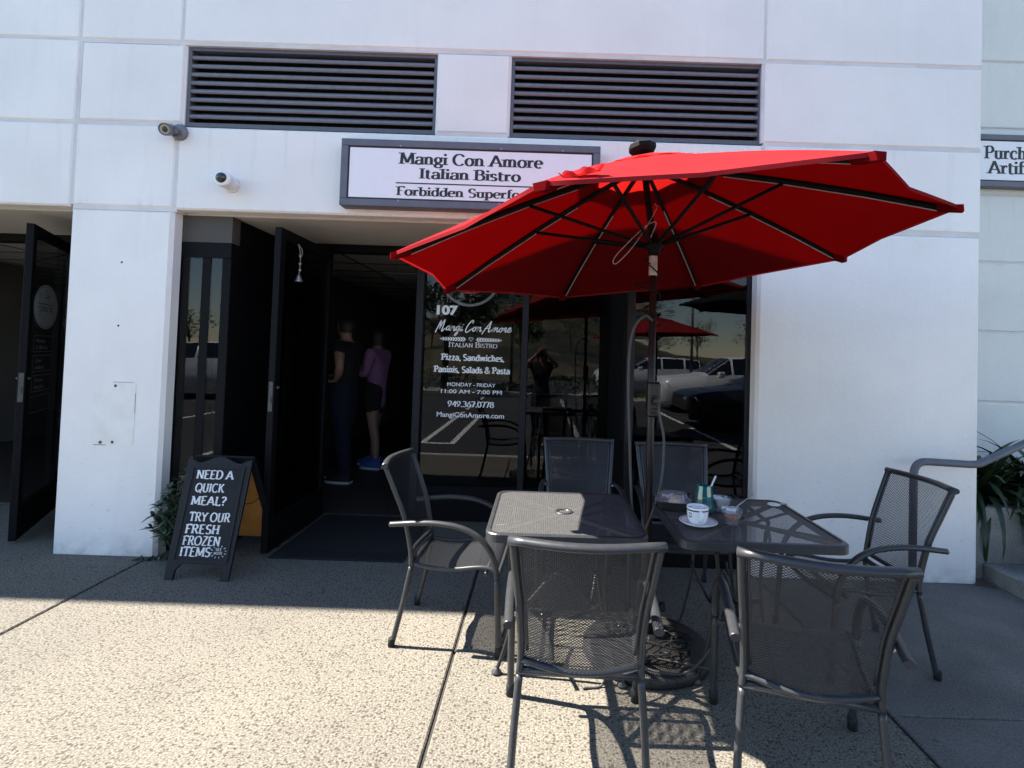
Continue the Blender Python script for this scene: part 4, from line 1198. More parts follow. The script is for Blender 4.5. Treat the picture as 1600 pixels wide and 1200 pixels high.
# grey hose hanging in a loop beside the pole, and a cable lying over the base
cd = MB().tube(spline([(.53, -.985, 1.58), (.49, -.99, 1.60), (.435, -1.0, 1.53), (.418, -1.0, 1.35), (.432, -1.0, 1.0), (.452, -1.0, .70), (.475, -1.0, .56), (.52, -1.02, .62), (.578, -1.02, .80), (.592, -1.01, 1.0), (.575, -1.0, 1.11), (.556, -.99, 1.2)], 8), .0065, 8)
tag(cd.build('power_cord', M['greycord']), 'grey cable hanging in a long loop beside the umbrella pole', 'cable')
cd = MB().tube(spline([(.90, -1.05, .32), (.86, -1.12, .26), (.76, -1.20, .14), (.66, -1.24, .075), (.56, -1.24, .07), (.47, -1.2, .075), (.42, -1.10, .08)], 8), .0055, 8)
cd.tube(spline([(.95, -1.22, .03), (.86, -1.21, .058), (.74, -1.20, .075), (.62, -1.17, .08), (.52, -1.15, .08), (.44, -1.18, .075), (.36, -1.2, .06), (.30, -1.24, .008), (.22, -1.26, .008)], 8), .005, 8)
tag(cd.build('floor_cable', M['greycord']), 'thin cable lying across the round umbrella base', 'cable')

rgc = random.Random(6)
cd = MB()
pts = []
for i in range(34):
    a = i * .95
    r_ = .07 + .10 * rgc.random()
    pts.append((.555 + r_ * math.cos(a) * 1.15, -1.02 + r_ * math.sin(a), .085 + .05 * rgc.random()))
cd.tube(spline([(.535, -.985, .34), (.53, -1.01, .2)] + pts, 5), .0045, 6)
tag(cd.build('tangled_cable', M['rubber']), 'black cable tangled in loops on the umbrella base round the pole', 'cable')

# ------------------------------------------------------------------ chairs
def make_chair(lab):
    c = thing('mesh_armchair', lab, 'chair', (0, 0, 0), 0, 'grey metal mesh armchairs around the two tables')
    # side profile of back upright and rear leg, local +y is forward
    def up(s, z):
        """x, y of the back upright at height z"""
        tz = [(0, .215, .0), (.2, .207, .045), (.37, .196, .075), (.44, .192, .070), (.60, .200, .035), (.73, .212, -.015), (.845, .221, -.062)]
        for i in range(len(tz) - 1):
            if tz[i][0] <= z <= tz[i + 1][0]:
                f = (z - tz[i][0]) / (tz[i + 1][0] - tz[i][0])
                return V((s * (tz[i][1] + (tz[i + 1][1] - tz[i][1]) * f), tz[i][2] + (tz[i + 1][2] - tz[i][2]) * f, z))
    zs = [.37 + i * .474 / 12 for i in range(13)]
    bf = MB()
    for s in (-1, 1): bf.tube(spline([up(s, z) for z in (.37, .45, .60, .73, .8440)], 5), .0125, 8)
    tl, tr_ = up(-1, .8440), up(1, .8440)
    def bar(z, bow, dz=0.0):
        l, r = up(-1, z), up(1, z)
        return [l.lerp(r, i / 12) + V((0, -bow * math.sin(PI * i / 12), -dz * math.sin(PI * i / 12))) for i in range(13)]
    top = bar(.8440, .040)
    top[0] += V((-.012, 0, 0)); top[-1] += V((.012, 0, 0))
    bf.tube(top, .0165, 10, up=(0, 0, 1), flat=.85)
    bf.tube(bar(.418, .030, .018), .011, 8)
    # thin inner frame rods of the back panel
    for s in (-1, 1): bf.tube([up(s, z) + V((-s * .020, 0, 0)) for z in zs[2:]], .005, 6)
    bf.build('back_frame', M['metal'], c)
    cb = MB().tube([up(-1, .378), up(1, .378)], .0125, 8)
    cb.build('crossbar', M['metal'], c)
    P, U = [], []
    nz = 14
    for i in range(nz + 1):
        z = .418 + (.838 - .418) * i / nz
        row, ur = [], []
        l, r = up(-1, z), up(1, z)
        for j in range(13):
            q = j / 12
            bow = .030 + .010 * i / nz
            zz = -.018 * math.sin(PI * q) * (1 - i / nz)
            row.append(l.lerp(r, .03 + .94 * q) + V((0, -bow * math.sin(PI * q), zz)))
            ur.append(((q - .5) * .40, z))
        P.append(row); U.append(ur)
    MB().grid(P, uv=U).build('backrest', M['chairmesh'], c, fix=False)
    # seat: side rails dip behind the knees and roll down at the front
    prof = [(.075, .385), (.14, .372), (.22, .368), (.30, .374), (.37, .386), (.43, .392), (.475, .382), (.495, .36)]
    pr_ = spline([(0, y, z) for y, z in prof], 3)
    sw_ = lambda y: .190 + (y - .075) * .085
    P, U = [], []
    acc = 0
    for i, p in enumerate(pr_):
        if i: acc += (p - pr_[i - 1]).length
        hw_ = sw_(p.y)
        P.append([V(((j / 10 * 2 - 1) * hw_, p.y, p.z - .010 * math.sin(PI * j / 10))) for j in range(11)])
        U.append([((j / 10 - .5) * 2 * hw_, acc) for j in range(11)])
    MB().grid(P, uv=U).build('seat', M['chairmesh'], c, fix=False)
    f = MB()
    for s in (-1, 1): f.tube([V((s * sw_(p.y), p.y, p.z)) for p in pr_], .010, 8)
    for k_ in (0, len(pr_) - 1):
        p = pr_[k_]; f.tube([V(((j / 8 * 2 - 1) * sw_(p.y), p.y, p.z - .010 * math.sin(PI * j / 8))) for j in range(9)], .010, 8)
    f.tube([V((-.245, .44, .368)), V((.245, .44, .368))], .009, 8)
    f.build('seat_frame', M['metal'], c)
    for s in (-1, 1):
        l = MB().tube(spline([up(s, z) for z in (.012, .10, .2, .29, .37)], 4), .0125, 8)
        lo = l.build('leg', M['metal'], c)
        MB().lathe([(.016, .0), (.0165, .035), (.014, .04)], 12, 0, Matrix.Translation((s * .215, 0, 0))).build('rubber_foot', M['rubber'], lo)
        l = MB().tube(spline([(s * .255, .515, .012), (s * .257, .505, .2), (s * .258, .495, .36)], 5), .0145, 10)
        lo = l.build('leg', M['metal'], c)
        MB().lathe([(.018, .0), (.0185, .045), (.016, .05)], 12, 0, Matrix.Translation((s * .255, .516, 0))).build('rubber_foot', M['rubber'], lo)
        a = MB().tube(spline([(s * .258, .495, .36), (s * .257, .485, .42), (s * .254, .455, .485), (s * .250, .395, .545), (s * .246, .31, .580), (s * .241, .20, .592), (s * .236, .10, .588), (s * .231, .03, .580), (s * .228, -.025, .574)], 6), .0165, 10, flat=.8, up=(0, 0, 1))
        ao = a.build('armrest', M['metal'], c)
        a2 = MB().tube([V((s * .202, .043, .570)), V((s * .232, .043, .582))], .007, 8)
        a2.build('arm_bolt', M['steel'], ao)
    return c
ch = make_chair('mesh armchair with its back to us at the sunlit table, in full sun')
ch.location = (.157, -1.885, 0); ch.rotation_euler = (0, 0, math.radians(-1.8)); ch.scale = (1, 1.10, 1)
copy_thing(ch, (.836, -1.968, 0), math.radians(-15.5), 'mesh armchair with its back to us at the cup table, in umbrella shade', 1.18)
copy_thing(ch, (-.651, -.757, 0), math.radians(-93), 'mesh armchair seen from the side beside the door, half in sun')
copy_thing(ch, (1.82, -.885, 0), math.radians(92), 'mesh armchair standing by the white wall and handrail, turned to the cup table')
copy_thing(ch, (.27, -.03, 0), math.radians(180), 'mesh armchair facing us behind the sunlit table, bare seat back before the window')
copy_thing(ch, (.862, -.10, 0), math.radians(179), 'mesh armchair facing us behind the cup table, partly hidden by the umbrella pole')

# ------------------------------------------------------------------ tables
def rrect(hx, hy, r, n=7):
    pts = []
    for cx, cy, a0 in ((hx - r, hy - r, 0), (-hx + r, hy - r, 90), (-hx + r, -hy + r, 180), (hx - r, -hy + r, 270)):
        pts += arc(cx, cy, r, r, a0, a0 + 90, n)
    return pts
def make_table(loc, lab, hx, hy, legs, rz=0):
    t = thing('mesh_table', lab, 'table', (*loc, 0), rz, 'square mesh patio tables')
    zt = .722
    ri = rrect(hx, hy, .055)
    # rim band
    m = MB()
    n = len(ri)
    rings = []
    for off, z in ((.0, zt - .034), (-.0, zt - .004), (-.004, zt), (-.016, zt + .001), (-.022, zt - .004), (-.022, zt - .03)):
        rings.append([V((x * (1 + off / hx), y * (1 + off / hy), z)) for x, y in ri])
    rings.append(rings[0])
    for a, b in zip(rings, rings[1:]):
        vs = a + b
        m.add(vs, [(i, (i + 1) % n, n + (i + 1) % n, n + i) for i in range(n)], 0, False)
    m.build('rim', M['metal'], t)
    top = MB()
    K = 24
    P, U = [], []
    for i in range(K + 1):
        row, ur = [], []
        for j in range(K + 1):
            a, b = (j / K * 2 - 1), (i / K * 2 - 1)
            # round the corners of the panel a little
            x, y = a * (hx - .012), b * (hy - .012)
            ex, ey = abs(x) - (hx - .06), abs(y) - (hy - .06)
            if ex > 0 and ey > 0:
                d_ = math.hypot(ex, ey)
                if d_ > .044:
                    x = math.copysign(hx - .06 + ex / d_ * .044, x); y = math.copysign(hy - .06 + ey / d_ * .044, y)
            row.append(V((x, y, zt - .003))); ur.append((x, y))
        P.append(row); U.append(ur)
    top.grid(P, smooth=False, uv=U)
    top.build('mesh_top', M['tablemesh'], t, fix=False)
    r = MB()
    for sx in (-1, 1):
        for sy in (-1, 1):
            a, b = V((sx * .03, sy * .03, zt - .006)), V((sx * (hx - .03), sy * (hy - .03), zt - .006))
            d_ = (b - a).normalized(); sd = V((-d_.y, d_.x, 0)) * .011
            r.add([a + sd, a - sd, b - sd, b + sd, a + sd - V((0, 0, .012)), a - sd - V((0, 0, .012)), b - sd - V((0, 0, .012)), b + sd - V((0, 0, .012))],
                  [(0, 1, 2, 3), (4, 5, 6, 7), (0, 1, 5, 4), (1, 2, 6, 5), (2, 3, 7, 6), (3, 0, 4, 7)])
    r.build('cross_brace', M['metal'], t)
    h = MB().lathe([(.026, zt - .02), (.040, zt - .02), (.041, zt - .001), (.038, zt + .0015), (.027, zt + .0015), (.024, zt - .004), (.026, zt - .02)], 24)
    h.build('umbrella_hole_ring', M['metal'], t)
    for (fx, fy) in legs:
        ix = -1 if fx > 0 else 1
        pts = [(fx, fy, .012), (fx + ix * .035, fy, .12), (fx + ix * .07, fy, .28), (fx + ix * .085, fy, .45), (fx + ix * .07, fy, .60), (fx + ix * .055, fy, .705)]
        l = MB().tube(spline(pts, 6), .0085, 8)
        # inner scroll of the leg
        cy = fy + (.055 if fy < 0 else -.055)
        sc = [V((fx + ix * .07, fy + (cy - fy) * (1 - math.cos(q)) * .5 * (1 + .0 * q), .62 + .055 * math.sin(q))) for q in [j * .35 for j in range(19)]]
        l.tube(sc, .0065, 6)
        lo = l.build('leg', M['iron'], t)
        MB().lathe([(.016, 0), (.022, .006), (.022, .012), (.010, .022), (.009, .03)], 14, 0, Matrix.Translation((fx, fy, 0))).build('foot_glide', M['glide'], lo)
    ys = sorted(set(f[1] for f in legs)); xsn = (min(f[0] for f in legs), max(f[0] for f in legs))
    for fx in xsn:
        ix = -1 if fx > 0 else 1
        MB().tube(spline([(fx + ix * .085, ys[0], .36), (fx + ix * .12, (ys[0] + ys[-1]) / 2, .26), (fx + ix * .085, ys[-1], .36)], 7), .008, 8).build('leg_brace', M['iron'], t)
        MB().tube([V((fx + ix * .055, ys[0], .70)), V((fx + ix * .055, ys[-1], .70))], .009, 8).build('top_bar', M['iron'], t)
    MB().tube(spline([(xsn[0] + .12, (ys[0] + ys[-1]) / 2, .26), ((xsn[0] + xsn[-1]) / 2, (ys[0] + ys[-1]) / 2, .40), (xsn[-1] - .12, (ys[0] + ys[-1]) / 2, .26)], 7), .008, 8).build('stretcher', M['iron'], t)
    for sx in (-1, 1):
        MB().tube([V((sx * (hx - .02), -hy * .55, zt - .022)), V((sx * .05, 0, zt - .026)), V((sx * (hx - .02), hy * .55, zt - .022))], .007, 6).build('top_support', M['iron'], t)
    return t
make_table((.122, -1.195), 'square mesh table half lit by the sun, empty top with centre hole', .312, .328, [(-.272, .03), (-.272, .30), (.268, -.035), (.268, .30)])
make_table((.872, -1.208), 'square mesh table in shade holding the cup and glasses', .322, .328, [(-.155, .02), (-.135, .46), (.20, .02), (.20, .40)])
# ------------------------------------------------------------------ on the table
ZT = .7245
s = MB().lathe([(.0001, .004), (.034, .003), (.036, .0), (.040, .0), (.062, .007), (.0765, .015), (.077, .0165), (.0755, .0175), (.06, .011), (.036, .006), (.0001, .0065)], 40)
so = s.build('saucer', M['porcelain']); so.location = (.667, -1.333, ZT)
tag(so, 'white saucer with thin brown rim line under the coffee cup', 'saucer')
r = MB().lathe([(.0690, .0151), (.0712, .0161)], 40, caps=False).build('rim_line', M['brown'], so)
cup = thing('coffee_cup', 'white coffee cup with dark rim stripe and foam on a saucer', 'cup', (.663, -1.335, ZT + .0066))
MB().lathe([(.0001, .001), (.026, .001), (.027, .0), (.030, .0), (.036, .010), (.041, .028), (.0435, .052), (.0445, .067), (.0435, .069), (.0415, .067), (.040, .05), (.036, .02), (.026, .006), (.0001, .006)], 40).build('cup_body', M['porcelain'], cup)
MB().lathe([(.0441, .055), (.0448, .0605)], 40, caps=False).build('stripe', M['ink'], cup)
MB().lathe([(.0406, .058), (.0001, .0585)], 30).build('coffee', M['coffee'], cup)
rg2 = random.Random(5)
np_ = MB()
for (x, y) in ((-.008, .004), (.016, -.004)):
    P = []
    for i in range(6):
        P.append([V((x + (j - 2.5) * .0068 + rg2.uniform(-.002, .002), y + (i - 2.5) * .006, .060 + .009 * math.cos((i - 2.5) * .6) * math.cos((j - 2.5) * .6) + rg2.uniform(0, .004))) for j in range(6)])
    np_.grid(P)
np_.build('foam', M['paper'], cup)
MB().tube(spline([(0, -.043, .056), (.0, -.060, .055), (.0, -.066, .040), (.0, -.058, .024), (0, -.040, .018)], 6), .0052, 8, flat=1.4, up=(1, 0, 0)).build('handle', M['porcelain'], cup)
em = MB()
for z0, z1, a0, a1 in ((.030, .033, 3.55, 3.85), (.045, .048, 3.55, 3.85), (.033, .045, 3.55, 3.60), (.033, .045, 3.80, 3.85)):
    rr_ = lambda z: .0425 + (z - .03) * .05 + .0006
    em.grid([[V((rr_(z) * math.cos(a0 + (a1 - a0) * i / 4), rr_(z) * math.sin(a0 + (a1 - a0) * i / 4), z)) for i in range(5)] for z in (z0, z1)])
em.build('emblem', M['ink'], cup)
# clear clamshell box with a pastry
cl = thing('takeaway_box', 'clear plastic clamshell box with pastry inside, at the back of the cup table', 'box', (.625, -1.085, ZT), math.radians(-12))
def tray(mb, z0, z1, a, b, c, d, r=.02):
    p0, p1 = rrect(a, b, r, 4), rrect(c, d, r, 4)
    n = len(p0)
    vs = [V((x, y, z0)) for x, y in p0] + [V((x, y, z1)) for x, y in p1]
    mb.add(vs, [(i, (i + 1) % n, n + (i + 1) % n, n + i) for i in range(n)], 0, False)
    return vs
m = MB()
tray(m, .0, .034, .062, .050, .076, .062); p0 = rrect(.062, .05, .02, 4); m.add([V((x, y, .0005)) for x, y in p0], [list(range(len(p0)))])
m.build('tray', M['rubber'], cl)
m = MB()
p_out = rrect(.082, .068, .02, 4); p_in = rrect(.074, .060, .02, 4); n = len(p_out)
m.add([V((x, y, .036)) for x, y in p_out] + [V((x, y, .037)) for x, y in p_in], [(i, (i + 1) % n, n + (i + 1) % n, n + i) for i in range(n)])
tray(m, .037, .068, .074, .060, .054, .040)
p2 = rrect(.054, .04, .02, 4); m.add([V((x, y, .068)) for x, y in p2], [list(range(len(p2)))])
tray(m, .068, .0715, .040, .028, .036, .024, .01)
m.build('lid', M['clear'], cl)
m = MB().lathe([(.0001, .020), (.030, .020), (.034, .03), (.030, .05), (.016, .058), (.0001, .059)], 20, 0, Matrix.Translation((.01, -.012, 0)))
m.build('pastry', M['bread'], cl)
m = MB(); P = [[V((-.05 + i * .012, -.03 + j * .012 + .004 * math.sin(i * 2.1), .046 + .010 * math.sin(i * 1.3 + j * 1.9))) for j in range(6)] for i in range(9)]
m.grid(P).build('napkin', M['paper'], cl)
# teal glass with straw
tg = thing('drinking_glass', 'faceted teal glass tumbler with a pale straw', 'glass', (.752, -1.13, ZT))
MB().lathe([(.0001, .004), (.042, .002), (.046, .006), (.047, .02), (.040, .07), (.033, .115), (.031, .114), (.037, .07), (.044, .02), (.04, .008), (.0001, .008)], 12, smooth=False).build('glass_body', M['teal'], tg)
MB().lathe([(.042, .0085), (.0435, .02), (.0395, .055), (.0001, .0555)], 12).build('drink', M['teal'], tg)
stw = MB().tube([V((-.015, .0, .012)), V((.028, -.008, .115)), V((.045, -.012, .160))], .0042, 8)
tag(stw.build('drinking_straw', M['paper']), 'pale drinking straw standing in the teal glass', 'straw').location = (.752, -1.13, ZT)
def dish(x, y, lab, filled):
    g = thing('dessert_glass', lab, 'glass', (x, y, ZT))
    MB().lathe([(.0001, .002), (.023, .001), (.025, .004), (.026, .010), (.044, .062), (.0445, .064), (.043, .063), (.025, .014), (.0001, .009)], 10, smooth=False).build('glass_body', M['clearglass'], g)
    if filled:
        MB().lathe([(.0001, .0095), (.0245, .0145), (.036, .042), (.0001, .043)], 16).build('dessert', M['brown'], g)
        pp = MB(); pp.grid([[V((-.024 + i * .010, .005 + .004 * math.sin(i), .036 + j * .009 + .002 * math.sin(i * 2))) for j in range(4)] for i in range(5)])
        pp.build('wrapper', M['paper'], g)
    else:
        pp = MB(); pp.grid([[V((.022 * math.cos(i * .8) * (1 + .25 * j), .022 * math.sin(i * .8) * (1 + .25 * j), .016 + j * .013 + .004 * math.sin(i * 2.3 + j))) for j in range(4)] for i in range(8)])
        pp.build('wrapper', M['paper'], g)
    return g
dish(.830, -1.130, 'clear faceted dessert glass with crumpled wrapper', False)
dish(.812, -1.315, 'clear faceted dessert glass with brown dessert and spoon', True)
sp_ = MB().tube([V((.800, -1.315, ZT + .045)), V((.850, -1.272, ZT + .066)), V((.945, -1.190, ZT + .094))], .0024, 6)
sp_.lathe([(.0001, -.001), (.009, .001), (.0001, .004)], 12, 0, Matrix.Translation((.796, -1.318, ZT + .044)))
tag(sp_.build('teaspoon', M['steel']), 'thin teaspoon leaning in the brown dessert glass', 'spoon')
kp = thing('hair_clip', 'small pale clip lying at the back right of the cup table', 'clip', (1.12, -1.0, ZT))
m = MB()
m.tube([V((.026 * math.cos(i * PI / 10), .018 * math.sin(i * PI / 10), .006)) for i in range(20)], .005, 6, closed=True)
m.build('ring', M['white'], kp)
m = MB()
m.box(.022, .060, -.010, .008, .004, .012, .003); m.box(.018, .052, -.03, -.018, .012, .020, .003)
m.build('clasp', M['steel'], kp)
#PART4
# ------------------------------------------------------------------ sandwich board
sb = thing('sandwich_board', 'black chalkboard sandwich sign with quick meal writing beside the white pier', 'sign', (-1.99, -.1, 0))
so_ = V((-1.99, -.1, 0))
b0, bt = V((-1.99, -.332, 0)), V((-1.996, -.123, .69))
ev = (bt - b0).normalized(); eu = V((1, 0, 0)); en = eu.cross(ev) ; en = en if en.y < 0 else -en
FB = (b0 - so_, eu, ev, en)
LEN = (bt - b0).length
def board_outline(leg=True):
    """frame outline: wavy top, two feet with a cut-out skirt between them"""
    W = .189
    pts = [(-W, 0), (-W + .048, 0), (-W + .052, .055)]
    pts += [(-W + .055 + .035 * i / 5, .055 + .035 * math.sin(i / 5 * PI / 2)) for i in range(1, 6)]
    pts += [(W - .055 - .035 * (5 - i) / 5, .055 + .035 * math.sin((5 - i) / 5 * PI / 2)) for i in range(0, 5)]
    pts += [(W - .052, .055), (W - .048, 0), (W, 0), (W + .012, LEN - .045)]
    n = 24
    for i in range(n + 1):
        q = i / n
        x = (W + .012) * (1 - 2 * q)
        pts.append((x, LEN - .022 + .020 * math.cos((q - .5) * 2 * PI * 1.5) * (1 if abs(q - .5) < .34 else .6) + (.006 if abs(q - .5) > .40 else 0)))
    pts.append((-W - .012, LEN - .045))
    return pts
def ring_panel(mb, u0, u1, v0, v1, t0, t1):
    mb.prism([(u0, v0), (u1, v0), (u1, v1), (u0, v1)], FB, t0, t1)
m = MB().prism(board_outline(), FB, -.010, .006)
m.build('board_frame', M['boardframe'], sb)
m = MB()
ring_panel(m, -.150, .150, .112, .648, .0062, .0075)
cbd = m.build('chalk_panel', M['chalk'], sb)
m = MB()
for (u0, u1, v0, v1) in ((-.166, .168, .648, .660), (-.162, .162, .100, .112), (-.166, -.150, .112, .648), (.150, .166, .112, .648)): ring_panel(m, u0, u1, v0, v1, .0062, .0125)
m.build('bead', M['boardframe'], sb)
t = MB()
def fb(v): return (FB[0] + ev * v + en * .0078, eu, ev, en)
LN = [('NEED A', -.128, .108, .583), ('QUICK', -.119, .064, .503), ('MEAL?', -.126, .090, .427), ('TRY OUR', -.119, .136, .332), ('FRESH', -.126, .082, .262), ('FROZEN', -.126, .100, .196), ('ITEMS', -.127, .057, .134)]
for s, u0, u1, v in LN: text(t, s, fb(v), u0, u1, .050, 'hand')
text(t, 'SEE', fb(.168), .083, .118, .014, 'tiny'); text(t, 'INSIDE', fb(.148), .076, .126, .013, 'tiny')
for i in range(12):
    a = i * PI / 6 + .2
    c0, r0, r1 = (.102, .162), .034, .046
    for q in stroke_quads([(c0[0] + r0 * 1.1 * math.cos(a), c0[1] + r0 * .8 * math.sin(a)), (c0[0] + r1 * 1.1 * math.cos(a), c0[1] + r1 * .8 * math.sin(a))], .0035, .0035):
        o, a1, a2, a3 = fb(0); t.add([o + a1 * p[0] + a2 * p[1] + a3 * .0007 for p in q], [(0, 1, 2, 3)])
t.build('lettering', M['chalkink'], cbd)
# rear leaf of the sandwich board, orange unpainted back
r0, rt = V((-1.97, .245, 0)), V((-1.992, -.10, .685))
ev2 = (rt - r0).normalized(); en2 = eu.cross(ev2); en2 = en2 if en2.y < 0 else -en2
FR2 = (r0 - so_, eu, ev2, en2)
L2 = (rt - r0).length
m = MB()
for s in (-1, 1): m.prism([(s * .19, 0), (s * .15, 0), (s * .15, L2), (s * .19, L2)], FR2, -.012, .004)
m.prism([(-.15, L2 - .05), (.15, L2 - .05), (.15, L2), (-.15, L2)], FR2, -.012, .004)
m.build('rear_frame', M['boardframe'], sb)
MB().prism([(-.1495, .10), (.1495, .10), (.1495, L2 - .051), (-.1495, L2 - .051)], FR2, -.006, .002).build('rear_panel', M['orange'], sb)
m = MB()
p0, p1 = V((-1.805, -.20, .42)) - so_, V((-1.80, .02, .42)) - so_
m.tube([p0.lerp(p1, i / 10) - V((0, 0, .02 * math.sin(PI * i / 10))) for i in range(11)], .003, 5)
m.build('chain', M['rubber'], sb)

# string of bells on the glass door, mat
bl = thing('door_bells', 'string of small silver bells hanging on the open glass door', 'bells', (-1.715, .22, 2.10))
m = MB().tube(spline([(-.015, 0, .02), (0, 0, -.03), (.004, .003, -.12), (0, 0, -.20)], 5), .0035, 6)
m.tube(spline([(-.015, .01, .02), (.006, .02, -.02), (.008, .012, -.06), (.002, .004, -.09)], 5), .003, 6)
m.build('cord', M['cordgrey'], bl)
for i, z in enumerate((-.065, -.12, -.165)):
    MB().lathe([(.002, .012), (.010, .008), (.012, 0), (.008, -.010), (.001, -.012)], 12, 0, Matrix.Translation((.004, .002, z))).build('bead', M['bell'], bl)
MB().lathe([(.003, .035), (.012, .028), (.017, .008), (.026, -.012), (.030, -.02), (.026, -.019), (.014, .0), (.002, .004)], 16, 0, Matrix.Translation((0, 0, -.225))).build('bell', M['bell'], bl)
m = MB().box(-1.755, -.865, .035, .985, .001, .012, .004)
for i in range(30):
    for j in range(5): m.box(-1.66 + i * .026, -1.642 + i * .026, .05 + j * .026, .068 + j * .026, .0122, .016)
tag(m.build('door_mat', M['mat']), 'black ribbed entrance mat in front of the open door', 'mat')

# ------------------------------------------------------------------ plants
def leaf_blade(mb, base, d, up, L, wd, curl=.3, n=4, mi=0):
    d = d.normalized(); side = d.cross(up)
    if side.length < 1e-3: side = V((1, 0, 0))
    side.normalize(); nn = side.cross(d)
    P = []
    for i in range(n + 1):
        q = i / n
        w_ = wd * math.sin(PI * min(1, .12 + q * .88)) ** .8 if q < 1 else .0005
        c = base + d * (L * q) - nn * 0 - up * (curl * L * q * q)
        P.append([c - side * w_, c + up * (-w_ * .0) + nn * (w_ * .18), c + side * w_])
    mb.grid(P, mi)
def shrub(name, lab, loc, stems, seed, Lr=(.045, .075), wd=.011):
    rg = random.Random(seed)
    r = thing(name, lab, 'plant', loc)
    st, lf = MB(), MB()
    for (tx, ty, tz) in stems:
        tip = V((tx, ty, tz))
        b = V((rg.uniform(-.02, .02), rg.uniform(-.02, .02), 0))
        path = spline([b, b.lerp(tip, .5) + V((rg.uniform(-.03, .03), rg.uniform(-.03, .03), .03)), tip], 6)
        st.tube(path, .006, 5, r1=.003)
        for i, p in enumerate(path):
            f = i / (len(path) - 1)
            if f < .25: continue
            for q in range(3 if f < .99 else 9):
                a = rg.uniform(0, 2 * PI)
                el = rg.uniform(-.1, .9) if f < .99 else rg.uniform(0, 1.1)
                d = V((math.cos(a) * math.cos(el), math.sin(a) * math.cos(el), math.sin(el)))
                leaf_blade(lf, p, d, V((0, 0, 1)), rg.uniform(*Lr), wd * rg.uniform(.8, 1.2), rg.uniform(.1, .5))
    st.build('stem', M['bark'], r); lf.build('foliage', M['leaf'], r, fix=False)
    return r
rg = random.Random(11)
stems = [(-.20, -.02, .28), (-.16, -.04, .35), (-.12, 0, .42), (-.08, .03, .50), (-.02, .0, .56), (.02, .04, .60), (.06, .02, .52), (-.17, .03, .22), (-.06, -.05, .30), (.0, -.04, .38), (.05, -.03, .28), (-.10, -.06, .18), (.10, .0, .62), (-.13, -.05, .30), (.03, .02, .45), (-.15, .01, .38), (-.19, .02, .24), (-.10, -.03, .46), (-.05, .02, .40), (-.21, -.01, .20), (-.12, .04, .16), (-.04, .0, .20), (.02, -.02, .52)]
shrub('shrub', 'dark green leafy shrub squeezed between white pier and sandwich board', (-2.26, -.03, 0), stems, 4)
wd_ = thing('weeds', 'low creeping weeds along the foot of the white pier', 'plant', (-2.40, -.035, 0))
wm = MB()
for i in range(150):
    x = rg.uniform(-.17, .26); y = rg.uniform(-.03, .025)
    a = rg.uniform(0, 2 * PI); el = rg.uniform(.1, 1.2)
    leaf_blade(wm, V((x, y, .002)), V((math.cos(a) * math.cos(el), math.sin(a) * math.cos(el), math.sin(el))), V((0, 0, 1)), rg.uniform(.02, .045) * (1 if x > -.08 else .7), .006, .3)
wm.build('foliage', M['leaf'], wd_, fix=False)
# right hand planter, steps and handrail
pl = thing('concrete_planter', 'weathered grey concrete planter box at the right behind the stair', 'planter', (2.91, .10, 0))
m = MB(); m.box(0.0, 4.0, 0, .10, -.1, .47, .012); m.box(0, .10, .101, .86, -.1, .469, .01); m.build('planter_wall', M['planter'], pl)
MB().box(.101, 4, .101, .86, .2, .41).build('soil', M['soil'], pl)
stp = MB()
for i in range(4): stp.box(3.0 + .32 * i, 6.2, -1.9 + .001 * i, .094 - .002 * i, -.05 if i == 0 else .105 * i + .002, .105 * (i + 1), .008)
tag(stp.build('concrete_steps', M['planter']), 'worn concrete steps rising to the right along the planter', 'steps')['kind'] = 'structure'
db = MB(); rg = random.Random(9)
for i in range(40):
    a = rg.uniform(0, 2 * PI)
    leaf_blade(db, V((2.93 + rg.gauss(0, .035), .0 + rg.gauss(-.02, .02), .004)), V((math.cos(a), math.sin(a), .25)), V((0, 0, 1)), rg.uniform(.02, .06), .005, .2)
tag(db.build('fallen_leaves', M['dryleaf'], fix=False), 'little heap of dry fallen leaves at the foot of the white wall corner', 'leaves')
hr = thing('handrail', 'grey painted pipe handrail bending up along the steps', 'handrail', (2.375, -.13, 0))
m = MB(); m.tube([V((0, 0, 0))] + spline([(0, 0, .70), (.004, 0, .748), (.022, 0, .782), (.055, 0, .800), (.10, 0, .803)], 5) + spline([(.35, 0, .795), (.41, 0, .800), (.46, 0, .822)], 5) + [V((1.7, 0, 1.42))], .0235, 16)
m.build('rail', M['rail'], hr)
MB().lathe([(.05, 0), (.05, .008), (.028, .012)], 20).build('flange', M['rail'], hr)
def clump(name, lab, loc, n, L, seed):
    rg = random.Random(seed)
    c = thing(name, lab, 'plant', loc)
    m = MB()
    for i in range(n):
        a = rg.uniform(0, 2 * PI); el = rg.uniform(.45, 1.45)
        l = L * rg.uniform(.6, 1.1); w_ = rg.uniform(.022, .038)
        b = V((rg.gauss(0, .05), rg.gauss(0, .04), 0))
        hd = V((math.cos(a), math.sin(a), 0)); sd = V((-hd.y, hd.x, 0))
        P = []
        bend = rg.uniform(.5, 1.5)
        x, z, th = 0.0, 0.0, el
        for k in range(9):
            q = k / 8
            wq = w_ * (1 - q ** 2.2) * (0.6 + .8 * min(q * 3, 1) * .5) + .0006
            c0 = b + hd * x + V((0, 0, z))
            P.append([c0 - sd * wq, c0 + V((0, 0, -wq * .35)), c0 + sd * wq])
            x += math.cos(th) * l / 8; z += math.sin(th) * l / 8; th -= bend * l / 8 * 3.0
        m.grid(P)
    m.build('foliage', M['strap'], c, fix=False)
    return c
